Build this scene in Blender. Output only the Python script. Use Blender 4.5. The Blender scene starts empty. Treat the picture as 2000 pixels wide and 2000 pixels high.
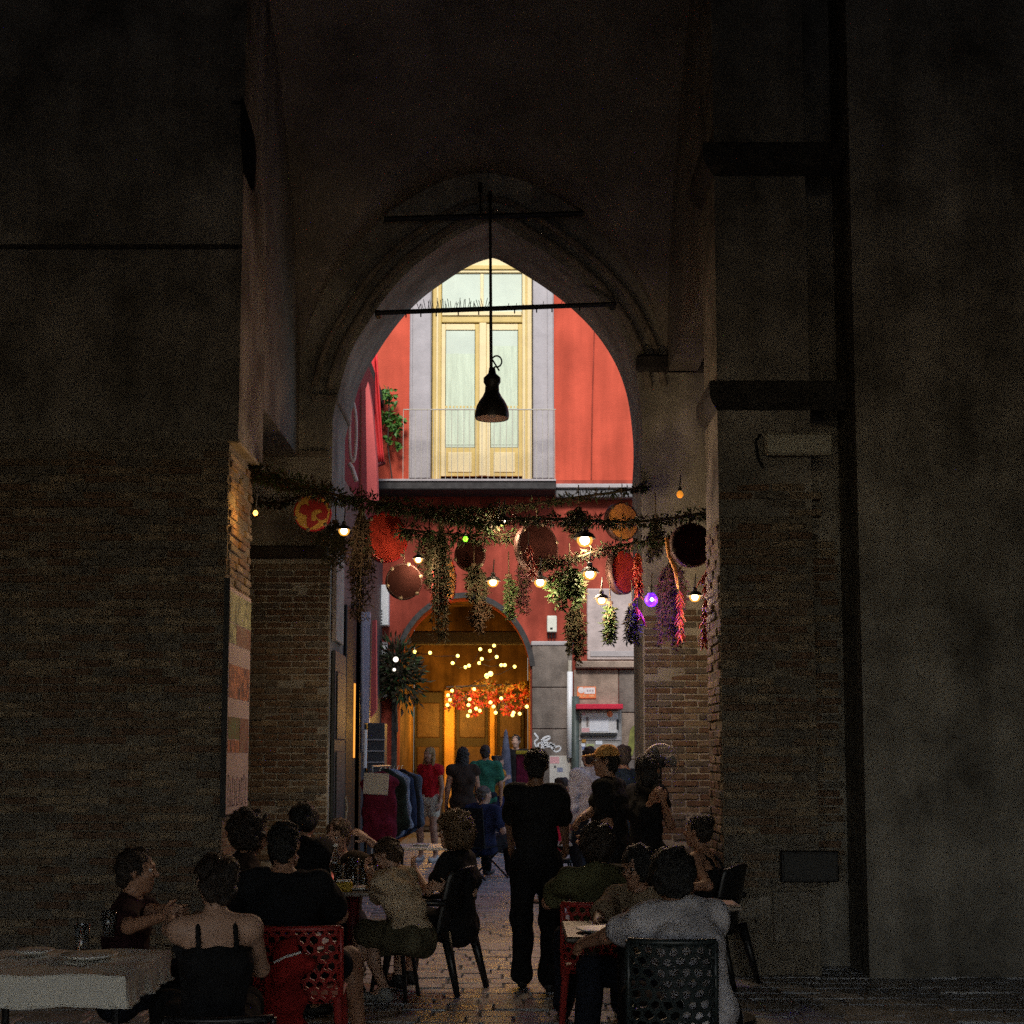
import bpy, math, random
import numpy as np
from mathutils import Vector, Matrix

random.seed(7)
rng = np.random.default_rng(7)
scene = bpy.context.scene
C = scene.collection

# ------------------------------------------------------------------ camera
FPX = 2800.0                      # focal length in pixels of the 2000 px photograph
HZ = 1475.0                       # row of the horizon in the photograph
CAMZ = 1.68
TH = math.radians(5.8)           # gentle upward tilt; the rest of the rise is lens shift, as in a straightened photograph
SHIFT = HZ - 1000.0 - FPX * math.tan(TH)
cam_d = bpy.data.cameras.new('camera')
cam_d.sensor_width = 36.0
cam_d.lens = 36.0 * FPX / 2000.0
cam_d.shift_y = SHIFT / 2000.0
cam_d.clip_start = 0.05
cam_d.clip_end = 500.0
cam = bpy.data.objects.new('camera', cam_d)
C.objects.link(cam)
cam.location = (0, 0, CAMZ)
cam.rotation_euler = (math.pi / 2 + TH, 0, 0)
scene.camera = cam

# ------------------------------------------------------------------ sky, sun, exposure
SUN_EL, SUN_AZ = math.radians(40), math.radians(178)
world = bpy.data.worlds.new("World")
scene.world = world
world.use_nodes = True
wn = world.node_tree
bg = wn.nodes['Background']
sky = wn.nodes.new('ShaderNodeTexSky')
sky.sky_type = 'NISHITA'
sky.sun_disc = False
sky.sun_elevation = SUN_EL
sky.sun_rotation = math.radians(180)
wn.links.new(sky.outputs[0], bg.inputs[0])
bg.inputs[1].default_value = 0.18
scene.cycles.use_denoising = False
sun_d = bpy.data.lights.new('sun', 'SUN')
sun_d.energy = 2.85
sun_d.angle = math.radians(14.0)
sun_d.color = (1.0, 0.96, 0.92)
sun = bpy.data.objects.new('sun', sun_d)
C.objects.link(sun)
sun.rotation_euler = (math.radians(50), 0, math.radians(-1.5))
scene.view_settings.view_transform = 'Standard'
scene.view_settings.look = 'None'
scene.view_settings.gamma = 1
scene.view_settings.use_curve_mapping = False
scene.view_settings.exposure = 0.35
scene.cycles.max_bounces = 8
scene.cycles.diffuse_bounces = 5
scene.cycles.sample_clamp_indirect = 1.5
scene.cycles.sample_clamp_direct = 12.0
scene.cycles.caustics_reflective = False
scene.cycles.caustics_refractive = False

# ------------------------------------------------------------------ helpers
def at(px, py, Y):
    u = (px - 1000.0) / FPX
    v = (1000.0 + SHIFT - py) / FPX
    dy = math.cos(TH) - v * math.sin(TH)
    dz = math.sin(TH) + v * math.cos(TH)
    return Vector((u * Y / dy, Y, CAMZ + dz * Y / dy))

def zat(py, Y):
    return at(1000, py, Y).z

def xat(px, py, Y):
    return at(px, py, Y).x

def ppm(Y):                      # photo pixels per metre at a distance
    return FPX / Y

MATS = {}
def M(name, col, rough=0.7, var=0.2, scale=6.0, bump=0.15, metal=0.0, spec=0.5, emit=None, estr=0.0, trans=0.0,
      col2=None, detail=6.0, bscale=None, stretch=None, streak=0.0):
    if name in MATS:
        return MATS[name]
    m = bpy.data.materials.new(name)
    m.use_nodes = True
    nt = m.node_tree
    p = nt.nodes['Principled BSDF']
    p.inputs['Roughness'].default_value = rough
    p.inputs['Metallic'].default_value = metal
    p.inputs['Specular IOR Level'].default_value = spec
    if trans:
        p.inputs['Transmission Weight'].default_value = trans
    if emit:
        p.inputs['Emission Color'].default_value = (*emit, 1)
        p.inputs['Emission Strength'].default_value = estr
    if var > 0 or bump > 0 or col2:
        tc = nt.nodes.new('ShaderNodeTexCoord')
        mp = nt.nodes.new('ShaderNodeMapping')
        if stretch:
            mp.inputs['Scale'].default_value = stretch
        geo = nt.nodes.new('ShaderNodeNewGeometry')
        nt.links.new(geo.outputs['Position'] if stretch is None or stretch != 'obj' else tc.outputs['Object'], mp.inputs[0])
        nz = nt.nodes.new('ShaderNodeTexNoise')
        nz.inputs['Scale'].default_value = scale
        nz.inputs['Detail'].default_value = detail
        nz.inputs['Roughness'].default_value = 0.62
        nt.links.new(mp.outputs[0], nz.inputs['Vector'])
        cr = nt.nodes.new('ShaderNodeValToRGB')
        cr.color_ramp.elements[0].position = 0.32
        cr.color_ramp.elements[1].position = 0.68
        a = [max(0, c * (1 - var)) for c in col]
        b = [min(1, c * (1 + var)) for c in (col2 or col)]
        cr.color_ramp.elements[0].color = (*a, 1)
        cr.color_ramp.elements[1].color = (*b, 1)
        nt.links.new(nz.outputs[0], cr.inputs[0])
        last = cr.outputs[0]
        if streak > 0:
            for sc_, lo_, hi_, mul in (((2.2, 2.2, .22), .38, .62, streak), ((.55, .55, .4), .40, .66, streak * .8)):
                m2 = nt.nodes.new('ShaderNodeMapping')
                m2.inputs['Scale'].default_value = sc_
                nt.links.new(geo.outputs['Position'], m2.inputs[0])
                n3 = nt.nodes.new('ShaderNodeTexNoise')
                n3.inputs['Scale'].default_value = 1.6
                n3.inputs['Detail'].default_value = 9
                nt.links.new(m2.outputs[0], n3.inputs['Vector'])
                c3 = nt.nodes.new('ShaderNodeValToRGB')
                c3.color_ramp.elements[0].position = lo_
                c3.color_ramp.elements[1].position = hi_
                g_ = 1 - mul
                c3.color_ramp.elements[0].color = (g_, g_, g_, 1)
                c3.color_ramp.elements[1].color = (1, 1, 1, 1)
                nt.links.new(n3.outputs[0], c3.inputs[0])
                mm = nt.nodes.new('ShaderNodeMix')
                mm.data_type = 'RGBA'; mm.blend_type = 'MULTIPLY'
                mm.inputs[0].default_value = 1
                nt.links.new(last, mm.inputs[6]); nt.links.new(c3.outputs[0], mm.inputs[7])
                last = mm.outputs[2]
        nt.links.new(last, p.inputs['Base Color'])
        if bump > 0:
            n2 = nt.nodes.new('ShaderNodeTexNoise')
            n2.inputs['Scale'].default_value = bscale or scale * 5
            n2.inputs['Detail'].default_value = 4
            nt.links.new(mp.outputs[0], n2.inputs['Vector'])
            bp = nt.nodes.new('ShaderNodeBump')
            bp.inputs['Strength'].default_value = bump
            bp.inputs['Distance'].default_value = 0.02
            nt.links.new(n2.outputs[0], bp.inputs['Height'])
            nt.links.new(bp.outputs[0], p.inputs['Normal'])
    else:
        p.inputs['Base Color'].default_value = (*col, 1)
    MATS[name] = m
    return m

def cloth(name, col, var=0.35):
    return M(name, col, rough=0.9, var=var, scale=7, bump=0.9, bscale=16, spec=0.2)

def worldloc(o):
    p = Vector((0, 0, 0))
    while o is not None:
        p += o.location
        o = o.parent
    return p

def tag(o, label=None, cat=None, group=None, kind=None):
    if label: o['label'] = label
    if cat: o['category'] = cat
    if group: o['group'] = group
    if kind: o['kind'] = kind
    return o

def thing(name, label, cat, loc, group=None):
    o = bpy.data.objects.new(name, None)
    C.objects.link(o)
    o.empty_display_size = 0.1
    o.location = loc
    return tag(o, label, cat, group)

def mesh_obj(name, V, F, mats, parent=None, smooth=False, midx=None, loc=None):
    V = np.asarray(V, dtype=np.float64).reshape(-1, 3)
    if parent is not None:
        base = np.array(worldloc(parent))
    elif loc is not None:
        base = np.array(loc, dtype=float)
    else:
        mn, mx = V.min(0), V.max(0)
        base = np.array([(mn[0] + mx[0]) / 2, (mn[1] + mx[1]) / 2, mn[2]])
    me = bpy.data.meshes.new(name)
    if isinstance(F, np.ndarray):
        n, k = F.shape
        me.vertices.add(len(V))
        me.vertices.foreach_set('co', (V - base).astype(np.float32).ravel())
        me.loops.add(n * k)
        me.loops.foreach_set('vertex_index', F.astype(np.int32).ravel())
        me.polygons.add(n)
        me.polygons.foreach_set('loop_start', np.arange(0, n * k, k, dtype=np.int32))
        me.update(calc_edges=True)
    else:
        me.from_pydata((V - base).tolist(), [], F)
        me.update()
    if not isinstance(mats, (list, tuple)):
        mats = [mats]
    for m in mats:
        me.materials.append(m)
    if midx is not None and len(mats) > 1:
        me.polygons.foreach_set('material_index', np.asarray(midx, dtype=np.int32))
    if smooth:
        me.polygons.foreach_set('use_smooth', np.ones(len(me.polygons), dtype=bool))
    o = bpy.data.objects.new(name, me)
    C.objects.link(o)
    if parent is not None:
        o.parent = parent
    else:
        o.location = base
    return o

class MB:
    def __init__(s):
        s.V, s.F, s.I = [], [], []
        s.mi = 0
    def add(s, V, F):
        b = len(s.V)
        s.V += [tuple(v) for v in V]
        s.F += [tuple(i + b for i in f) for f in F]
        s.I += [s.mi] * len(F)
        return s
    def box(s, x0, x1, y0, y1, z0, z1):
        return s.add([(x0, y0, z0), (x1, y0, z0), (x1, y1, z0), (x0, y1, z0), (x0, y0, z1), (x1, y0, z1), (x1, y1, z1), (x0, y1, z1)],
                     [(0, 3, 2, 1), (4, 5, 6, 7), (0, 1, 5, 4), (1, 2, 6, 5), (2, 3, 7, 6), (3, 0, 4, 7)])
    def bev(s, x0, x1, y0, y1, z0, z1, b):
        """box with its twelve edges chamfered"""
        V, F = [], []
        idx = {}
        xs, ys, zs = (x0, x1), (y0, y1), (z0, z1)
        for i in (0, 1):
            for j in (0, 1):
                for k in (0, 1):
                    for ax in range(3):
                        c = [xs[i], ys[j], zs[k]]
                        sg = (1 if i == 0 else -1, 1 if j == 0 else -1, 1 if k == 0 else -1)
                        for q in range(3):
                            if q != ax:
                                c[q] += sg[q] * b
                        idx[(i, j, k, ax)] = len(V)
                        V.append(c)
        g = lambda i, j, k, a: idx[(i, j, k, a)]
        for i in (0, 1):
            f = [g(i, 0, 0, 0), g(i, 1, 0, 0), g(i, 1, 1, 0), g(i, 0, 1, 0)]
            F.append(f if i else f[::-1])
            f = [g(0, i, 0, 1), g(1, i, 0, 1), g(1, i, 1, 1), g(0, i, 1, 1)]
            F.append(f[::-1] if i else f)
            f = [g(0, 0, i, 2), g(1, 0, i, 2), g(1, 1, i, 2), g(0, 1, i, 2)]
            F.append(f if i else f[::-1])
        for a in (0, 1):
            for c in (0, 1):
                f = [g(0, a, c, 1), g(1, a, c, 1), g(1, a, c, 2), g(0, a, c, 2)]
                F.append(f if (a == c) else f[::-1])
                f = [g(a, 0, c, 0), g(a, 1, c, 0), g(a, 1, c, 2), g(a, 0, c, 2)]
                F.append(f[::-1] if (a == c) else f)
                f = [g(a, c, 0, 0), g(a, c, 1, 0), g(a, c, 1, 1), g(a, c, 0, 1)]
                F.append(f if (a == c) else f[::-1])
                for k in (0, 1):
                    f = [g(a, c, k, 0), g(a, c, k, 1), g(a, c, k, 2)]
                    F.append(f if (a + c + k) % 2 else f[::-1])
        return s.add(V, F)
    def tube(s, pts, r, n=8, cap=True):
        pts = [Vector(p) for p in pts]
        R = r if isinstance(r, (list, tuple)) else [r] * len(pts)
        V, F = [], []
        prev = None
        for i, p in enumerate(pts):
            d = (pts[min(i + 1, len(pts) - 1)] - pts[max(i - 1, 0)])
            if d.length < 1e-9:
                d = Vector((0, 0, 1))
            d.normalize()
            if prev is None:
                a = Vector((0, 0, 1)) if abs(d.z) < 0.9 else Vector((1, 0, 0))
                u = d.cross(a).normalized()
            else:
                u = (prev - d * prev.dot(d))
                u = u.normalized() if u.length > 1e-6 else d.orthogonal().normalized()
            prev = u
            w = d.cross(u)
            for k in range(n):
                t = 2 * math.pi * k / n
                V.append(p + (u * math.cos(t) + w * math.sin(t)) * R[i])
        for i in range(len(pts) - 1):
            for k in range(n):
                a, b = i * n + k, i * n + (k + 1) % n
                F.append((a, b, b + n, a + n))
        if cap:
            F.append(tuple(range(n))[::-1])
            F.append(tuple((len(pts) - 1) * n + k for k in range(n)))
        return s.add(V, F)
    def lathe(s, prof, c, n=20, axis='z', cap=False):
        V, F = [], []
        for r, h in prof:
            for k in range(n):
                t = 2 * math.pi * k / n
                a, b = r * math.cos(t), r * math.sin(t)
                if axis == 'z':
                    V.append((c[0] + a, c[1] + b, c[2] + h))
                elif axis == 'y':
                    V.append((c[0] + a, c[1] + h, c[2] + b))
                else:
                    V.append((c[0] + h, c[1] + a, c[2] + b))
        for i in range(len(prof) - 1):
            for k in range(n):
                a, b = i * n + k, i * n + (k + 1) % n
                F.append((a, b, b + n, a + n))
        if cap:
            F.append(tuple(range(n))[::-1])
            F.append(tuple((len(prof) - 1) * n + k for k in range(n)))
        return s.add(V, F)
    def ball(s, c, r, n=10, m=7, sc=(1, 1, 1)):
        prof = [(r * math.sin(math.pi * i / m) + 1e-5, -r * math.cos(math.pi * i / m)) for i in range(m + 1)]
        V, F = [], []
        for rr, h in prof:
            for k in range(n):
                t = 2 * math.pi * k / n
                V.append((c[0] + rr * math.cos(t) * sc[0], c[1] + rr * math.sin(t) * sc[1], c[2] + h * sc[2]))
        for i in range(m):
            for k in range(n):
                a, b = i * n + k, i * n + (k + 1) % n
                F.append((a, b, b + n, a + n))
        return s.add(V, F)
    def prism(s, poly, d):
        """poly: 3-D points of a flat polygon, extruded by vector d"""
        n = len(poly)
        d = Vector(d)
        P = [Vector(p) for p in poly]
        V = P + [p + d for p in P]
        F = [tuple(range(n)), tuple(range(n, 2 * n))[::-1]]
        for i in range(n):
            j = (i + 1) % n
            F.append((i, i + n, j + n, j))
        return s.add(V, F)
    def build(s, name, mats, parent=None, smooth=False, loc=None):
        return mesh_obj(name, s.V, s.F, mats, parent, smooth, s.I, loc)

def dup(root, loc=None, rotz=None, label=None, group=None):
    """copy of a thing with copies of its parts and sub-parts, sharing mesh data"""
    r = root.copy()
    C.objects.link(r)
    if loc is not None: r.location = loc
    if rotz is not None: r.rotation_euler = (0, 0, rotz)
    if label: r['label'] = label
    if group: r['group'] = group
    for ch in list(root.children):
        c = ch.copy(); C.objects.link(c); c.parent = r
        for g in list(ch.children):
            d = g.copy(); C.objects.link(d); d.parent = c
    return r

def chaikin(pts, it=2):
    pts = [np.array(p, float) for p in pts]
    for _ in range(it):
        q = [pts[0]]
        for a, b in zip(pts[:-1], pts[1:]):
            q += [a * .75 + b * .25, a * .25 + b * .75]
        q.append(pts[-1])
        pts = q
    return pts

# ------------------------------------------------------------------ smooth bodies from blended distance fields
def unit(v):
    v = np.asarray(v, float)
    return v / (np.linalg.norm(v) + 1e-12)

class SDF:
    def __init__(s):
        s.P = []
    def cap(s, a, b, ra, rb=None, k=0.03, n=None, q=1.0, op='add'):
        rb = ra if rb is None else rb
        a, b = np.asarray(a, float), np.asarray(b, float)
        r = max(ra, rb)
        s.P.append(('cap', op, np.minimum(a, b) - r, np.maximum(a, b) + r, k, (a, b, ra, rb, n, q)))
        return s
    def ell(s, c, r, ax=None, k=0.03, op='add'):
        c = np.asarray(c, float)
        ax = np.eye(3) if ax is None else np.asarray(ax, float)
        R = max(r)
        s.P.append(('ell', op, c - R, c + R, k, (c, np.asarray(r, float), ax)))
        return s
    def plane(s, p, n):              # keeps the side the normal points to
        s.P.append(('pln', 'cut', None, None, 0.0, (np.asarray(p, float), unit(n))))
        return s
    def mesh(s, h, wr=0.0, wf=30.0, seed=0):
        adds = [p for p in s.P if p[1] == 'add']
        lo = np.min([p[2] for p in adds], axis=0) - 0.05
        hi = np.max([p[3] for p in adds], axis=0) + 0.05
        n = np.ceil((hi - lo) / h).astype(int) + 2
        ax = [lo[i] + h * np.arange(n[i]) for i in range(3)]
        F = np.full(n, 0.3, dtype=np.float32)
        for typ, op, l, u, k, d in s.P:
            if l is None:
                i0, i1 = np.zeros(3, int), n
            else:
                i0 = np.clip(np.floor((l - k - 0.04 - lo) / h).astype(int), 0, n)
                i1 = np.clip(np.ceil((u + k + 0.04 - lo) / h).astype(int) + 1, 0, n)
            if np.any(i1 <= i0):
                continue
            X = ax[0][i0[0]:i1[0], None, None]; Y = ax[1][None, i0[1]:i1[1], None]; Z = ax[2][None, None, i0[2]:i1[2]]
            if typ == 'cap':
                a, b, ra, rb, nn, q = d
                ba = b - a
                L2 = max(ba @ ba, 1e-9)
                t = np.clip(((X - a[0]) * ba[0] + (Y - a[1]) * ba[1] + (Z - a[2]) * ba[2]) / L2, 0, 1)
                rx, ry, rz = X - a[0] - t * ba[0], Y - a[1] - t * ba[1], Z - a[2] - t * ba[2]
                d2 = rx * rx + ry * ry + rz * rz
                if nn is not None:
                    cmp_ = rx * nn[0] + ry * nn[1] + rz * nn[2]
                    d2 = d2 + (q * q - 1) * cmp_ * cmp_
                D = (np.sqrt(d2) - (ra + (rb - ra) * t)) / math.sqrt(max(q, 1e-6))
            elif typ == 'ell':
                c, r, A = d
                px, py, pz = X - c[0], Y - c[1], Z - c[2]
                e = [(px * A[i][0] + py * A[i][1] + pz * A[i][2]) for i in range(3)]
                k0 = np.sqrt(sum((e[i] / r[i]) ** 2 for i in range(3)))
                k1 = np.sqrt(sum((e[i] / r[i] ** 2) ** 2 for i in range(3))) + 1e-6
                D = k0 * (k0 - 1) / k1
            else:
                p, nrm = d
                D = -((X - p[0]) * nrm[0] + (Y - p[1]) * nrm[1] + (Z - p[2]) * nrm[2])
            sl = (slice(i0[0], i1[0]), slice(i0[1], i1[1]), slice(i0[2], i1[2]))
            S = F[sl]
            if op == 'add':
                hh = np.maximum(k - np.abs(S - D), 0) / max(k, 1e-6)
                F[sl] = np.minimum(S, D) - hh * hh * k * 0.25
            elif op == 'sub':
                D = -D
                hh = np.maximum(k - np.abs(S - D), 0) / max(k, 1e-6)
                F[sl] = np.maximum(S, D) + hh * hh * k * 0.25
            else:
                F[sl] = np.maximum(S, D)
        if wr > 0:
            r = np.random.default_rng(seed)
            X = ax[0][:, None, None]; Y = ax[1][None, :, None]; Z = ax[2][None, None, :]
            for _ in range(4):
                w = r.normal(size=3) * wf
                F += (wr / 2 * np.sin(X * w[0] + Y * w[1] + Z * w[2] + r.uniform(0, 6.3))).astype(np.float32)
        return surface_nets(F, lo, h)

def surface_nets(F, lo, h):
    ins = F < 0
    n = np.array(F.shape)
    cnt = np.zeros(n - 1, dtype=np.int8)
    for i in (0, 1):
        for j in (0, 1):
            for k in (0, 1):
                cnt += ins[i:n[0] - 1 + i, j:n[1] - 1 + j, k:n[2] - 1 + k]
    act = np.argwhere((cnt > 0) & (cnt < 8))
    if len(act) == 0:
        return np.zeros((0, 3)), np.zeros((0, 4), dtype=np.int32)
    cor = [(i, j, k) for i in (0, 1) for j in (0, 1) for k in (0, 1)]
    val = {c: F[act[:, 0] + c[0], act[:, 1] + c[1], act[:, 2] + c[2]] for c in cor}
    pos = np.zeros((len(act), 3)); num = np.zeros(len(act))
    for c in cor:
        for axx in range(3):
            if c[axx] == 0:
                e = list(c); e[axx] = 1; e = tuple(e)
                fa, fb = val[c], val[e]
                m = (fa < 0) != (fb < 0)
                t = np.where(m, fa / np.where(m, fa - fb, 1), 0)
                p = np.repeat(np.array(c, float)[None], len(act), 0)
                p[:, axx] = t
                pos += p * m[:, None]; num += m
    pos = act + pos / num[:, None]
    V = lo + pos * h
    idx = np.full(n - 1, -1, dtype=np.int32)
    idx[act[:, 0], act[:, 1], act[:, 2]] = np.arange(len(act))
    Q = []
    for axx in range(3):
        o1, o2 = [(1, 2), (2, 0), (0, 1)][axx]
        sa = [slice(1, n[i] - 1) for i in range(3)]
        sb = list(sa)
        sa[axx] = slice(0, n[axx] - 1); sb[axx] = slice(1, n[axx])
        A, B = ins[tuple(sa)], ins[tuple(sb)]
        for pol in (True, False):
            e = np.argwhere((A & ~B) if pol else (~A & B))
            if not len(e):
                continue
            e = e + 1
            e[:, axx] -= 1
            def cell(d1, d2):
                q = e.copy(); q[:, o1] -= d1; q[:, o2] -= d2
                return idx[q[:, 0], q[:, 1], q[:, 2]]
            f = np.stack([cell(1, 1), cell(0, 1), cell(0, 0), cell(1, 0)], 1)
            Q.append(f if pol else f[:, ::-1])
    return V, np.concatenate(Q)
# ------------------------------------------------------------------ materials of the place
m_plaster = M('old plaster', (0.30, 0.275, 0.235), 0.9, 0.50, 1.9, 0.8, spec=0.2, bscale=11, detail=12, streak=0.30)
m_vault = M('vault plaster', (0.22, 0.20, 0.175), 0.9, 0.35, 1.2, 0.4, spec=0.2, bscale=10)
m_piperno = M('dark volcanic stone', (0.045, 0.042, 0.04), 0.85, 0.35, 9, 0.5, spec=0.25, bscale=40)
m_moulding = M('grey tuff moulding', (0.22, 0.195, 0.16), 0.9, 0.3, 6, 0.6, spec=0.2, bscale=30)
m_mortar = M('lime mortar', (0.19, 0.165, 0.13), 0.95, 0.25, 12, 0.6, spec=0.1)
m_brick = [M('brick %s' % n, c, 0.9, 0.35, 14, 0.6, spec=0.2, bscale=60) for n, c in
           (('umber', (0.18, 0.13, 0.09)), ('tuff', (0.25, 0.195, 0.135)), ('rust', (0.17, 0.11, 0.075)), ('ash', (0.16, 0.14, 0.115)))]
m_red = M('red lime render', (0.60, 0.10, 0.055), 0.9, 0.16, 1.1, 0.35, spec=0.08, bscale=45, detail=12, streak=0.22)
m_redlow = M('shaded stained red render', (0.42, 0.082, 0.052), 0.9, 0.32, 1.4, 0.4, spec=0.05, bscale=40, detail=12, streak=0.35)  # balcony shade worked into this darker red, along with staining
m_redshade = M('shaded left red render', (0.17, 0.018, 0.028), 0.9, 0.12, 1.2, 0.25, spec=0.2)  # shade of the unlit side wall put into a darker red
m_stone = M('grey facade stone', (0.28, 0.23, 0.19), 0.9, 0.25, 5, 0.6, spec=0.2, bscale=35, streak=0.35)
m_stone2 = M('warm facade stone', (0.44, 0.33, 0.25), 0.9, 0.25, 5, 0.6, spec=0.2, bscale=35, streak=0.3)
m_surround = M('grey window surround', (0.37, 0.335, 0.325), 0.85, 0.10, 4, 0.25, spec=0.2)
m_cream = M('cream painted wood', (0.56, 0.40, 0.12), 0.5, 0.10, 3, 0.1, spec=0.35)
m_creaml = M('pale cream mouldings', (0.70, 0.56, 0.29), 0.5, 0.08, 3, 0.1, spec=0.35)
m_iron = M('black iron', (0.012, 0.012, 0.013), 0.55, 0.3, 20, 0.2, metal=0.3)
m_ironp = M('grey painted railing', (0.42, 0.38, 0.30), 0.5, 0.15, 10, 0.1)
m_cobble = [M('wet basalt %s' % n, c, r, 0.3, 9, 0.35, spec=0.5, bscale=45) for n, c, r in
            (('a', (0.32, 0.322, 0.335), 0.40), ('b', (0.36, 0.358, 0.365), 0.46), ('c', (0.28, 0.285, 0.305), 0.34))]
m_ground = M('sandy joints', (0.15, 0.145, 0.14), 0.9, 0.3, 10, 0.5)
m_dark = M('dark weathered timber', (0.045, 0.034, 0.025), 0.7, 0.35, 5, 0.4, stretch=(6, 6, 0.7))
m_portal = M('ochre passage render', (0.27, 0.15, 0.055), 0.9, 0.4, 2, 0.6, spec=0.1, streak=0.55)
m_white = M('white enamel', (0.78, 0.78, 0.76), 0.4, 0.05, 4, 0.0)
m_pink = M('salmon render', (0.72, 0.15, 0.14), 0.9, 0.08, 3, 0.2, spec=0.2)

# ------------------------------------------------------------------ ground and paving
gb = MB()
gb.add([(-120, -60, 0.012), (120, -60, 0.012), (120, 160, 0.012), (-120, 160, 0.012)], [(0, 1, 2, 3)])
ground = gb.build('ground', m_ground, loc=(0, 0, 0.012))
tag(ground, kind='structure')

def bevbox_mesh(name, sx, sy, sz, b, m, jit, rs):
    mb = MB().bev(-sx / 2, sx / 2, -sy / 2, sy / 2, -sz / 2, sz / 2, b)
    V = [(x + rs.uniform(-jit, jit), y + rs.uniform(-jit, jit), z + rs.uniform(-jit, jit) * .5) for x, y, z in mb.V]
    me = bpy.data.meshes.new(name)
    me.from_pydata(V, [], mb.F)
    me.materials.append(m)
    return me

stone_meshes = []
for w in (0.30, 0.37, 0.44):
    for mm in m_cobble:
        stone_meshes.append((w, bevbox_mesh('paving_stone', w - 0.012, 0.211, 0.06, 0.007, mm, 0.004, random)))
pav = []
y = 5.0
row = 0
while y < 26.9:
    x = -5.2 + random.uniform(0, .3)
    while x < 4.4:
        w, me = random.choice(stone_meshes)
        pav.append((x + w / 2, y, me))
        x += w
    y += 0.222
    row += 1
def walk_key(p):
    return (abs(p[0] + 0.15) > 1.25, p[1] < 9.2, p[1])
pav.sort(key=walk_key)
for x, yy, me in pav[:300]:
    o = bpy.data.objects.new('paving_stone', me)
    C.objects.link(o)
    o.parent = ground
    o.location = (x, yy, -0.012 + random.uniform(-0.005, 0.005))
    o.rotation_euler = (random.uniform(-.012, .012), random.uniform(-.012, .012), random.uniform(-.03, .03))
rest = MB()
for x, yy, me in pav[300:]:
    rest.mi = m_cobble.index(me.materials[0])
    z = random.uniform(-0.006, 0.006)
    V = [(v.co.x + x, v.co.y + yy, v.co.z + z) for v in me.vertices]
    rest.add(V, [tuple(p.vertices) for p in me.polygons])
r = rest.build('paving', m_cobble, ground)
tag(r, kind='stuff')

# ------------------------------------------------------------------ bricks
BL, BH = 0.27, 0.0665
brick_meshes = []
for v in range(8):
    brick_meshes.append(bevbox_mesh('brick', BL - 0.014, 0.11, BH - 0.012, 0.007, m_brick[v % 4], 0.004, random))
def lay_bricks(faces, parent, limit):
    """faces: (axis, plane, a0, a1, z0, z1, normal sign); bricks laid half proud of the mortar plane"""
    items = []
    for axis, plane, a0, a1, z0, z1, sg, prio in faces:
        rows = int((z1 - z0) / BH)
        for rr in range(rows):
            z = z0 + BH * (rr + .5)
            a = a0 - (BL / 2 if rr % 2 else 0)
            while a < a1 - 0.05:
                lo, hi = max(a, a0), min(a + BL, a1)
                if hi - lo > 0.07 and random.random() > .035:
                    items.append((prio + abs(z - 2.4) * .01, axis, plane, (lo + hi) / 2, (hi - lo) / BL, z, sg))
                a += BL
    items.sort(key=lambda t: t[0])
    rest = MB()
    for q, (pr, axis, plane, c, sc, z, sg) in enumerate(items):
        me = random.choice(brick_meshes)
        proud = 0.012 + random.gauss(0, .007)
        off = plane + sg * (proud - 0.055)
        loc = Vector((c, off, z)) if axis == 'y' else Vector((off, c, z))
        rz = random.uniform(-.02, .02) + (0 if axis == 'y' else math.pi / 2)
        if q < limit:
            o = bpy.data.objects.new('brick', me)
            C.objects.link(o)
            o.parent = parent
            o.location = loc - worldloc(parent)
            o.scale = (sc, 1, 1)
            o.rotation_euler = (0, random.uniform(-.012, .012), rz)
        else:
            rest.mi = m_brick.index(me.materials[0])
            ca, sa = math.cos(rz), math.sin(rz)
            rest.add([(v.co.x * sc * ca - v.co.y * sa + loc.x, v.co.x * sc * sa + v.co.y * ca + loc.y, v.co.z + loc.z) for v in me.vertices],
                     [tuple(p.vertices) for p in me.polygons])
    if rest.V:
        tag(rest.build('brickwork', m_brick, parent), kind='stuff')

# ------------------------------------------------------------------ left near pillar
LPY, LPX = 11.2, -2.245
zb = zat(857, LPY)
lp = thing('brick_pillar', 'brick pillar with plastered shaft at the left, carrying the narrow menu board', 'pillar', (-3.4, 11.7, 0))
MB().box(-6.0, LPX, LPY, 12.15, 0, zb).build('brick_core', m_mortar, lp)
MB().box(-6.0, LPX + 0.05, LPY + 0.1, 12.42, zb + 0.002, 9.2).build('plaster_shaft', m_plaster, lp)
MB().bev(-6.0, LPX + 0.085, LPY - 0.02, 12.3, zb - 0.035, zb + 0.0, 0.012).build('string_course', m_moulding, lp)
MB().bev(-6.0, LPX + 0.055, LPY + 0.085, LPY + 0.1, zat(474, LPY) - .02, zat(474, LPY) + .02, 0.005).build('shaft_joint', m_piperno, lp)
lay_bricks([('x', LPX, LPY + .02, 12.15, 0.1, zb - .06, 1, 0.0), ('y', LPY, -4.75, LPX, 0.1, zb - .06, -1, 1.0)], lp, 300)

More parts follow.
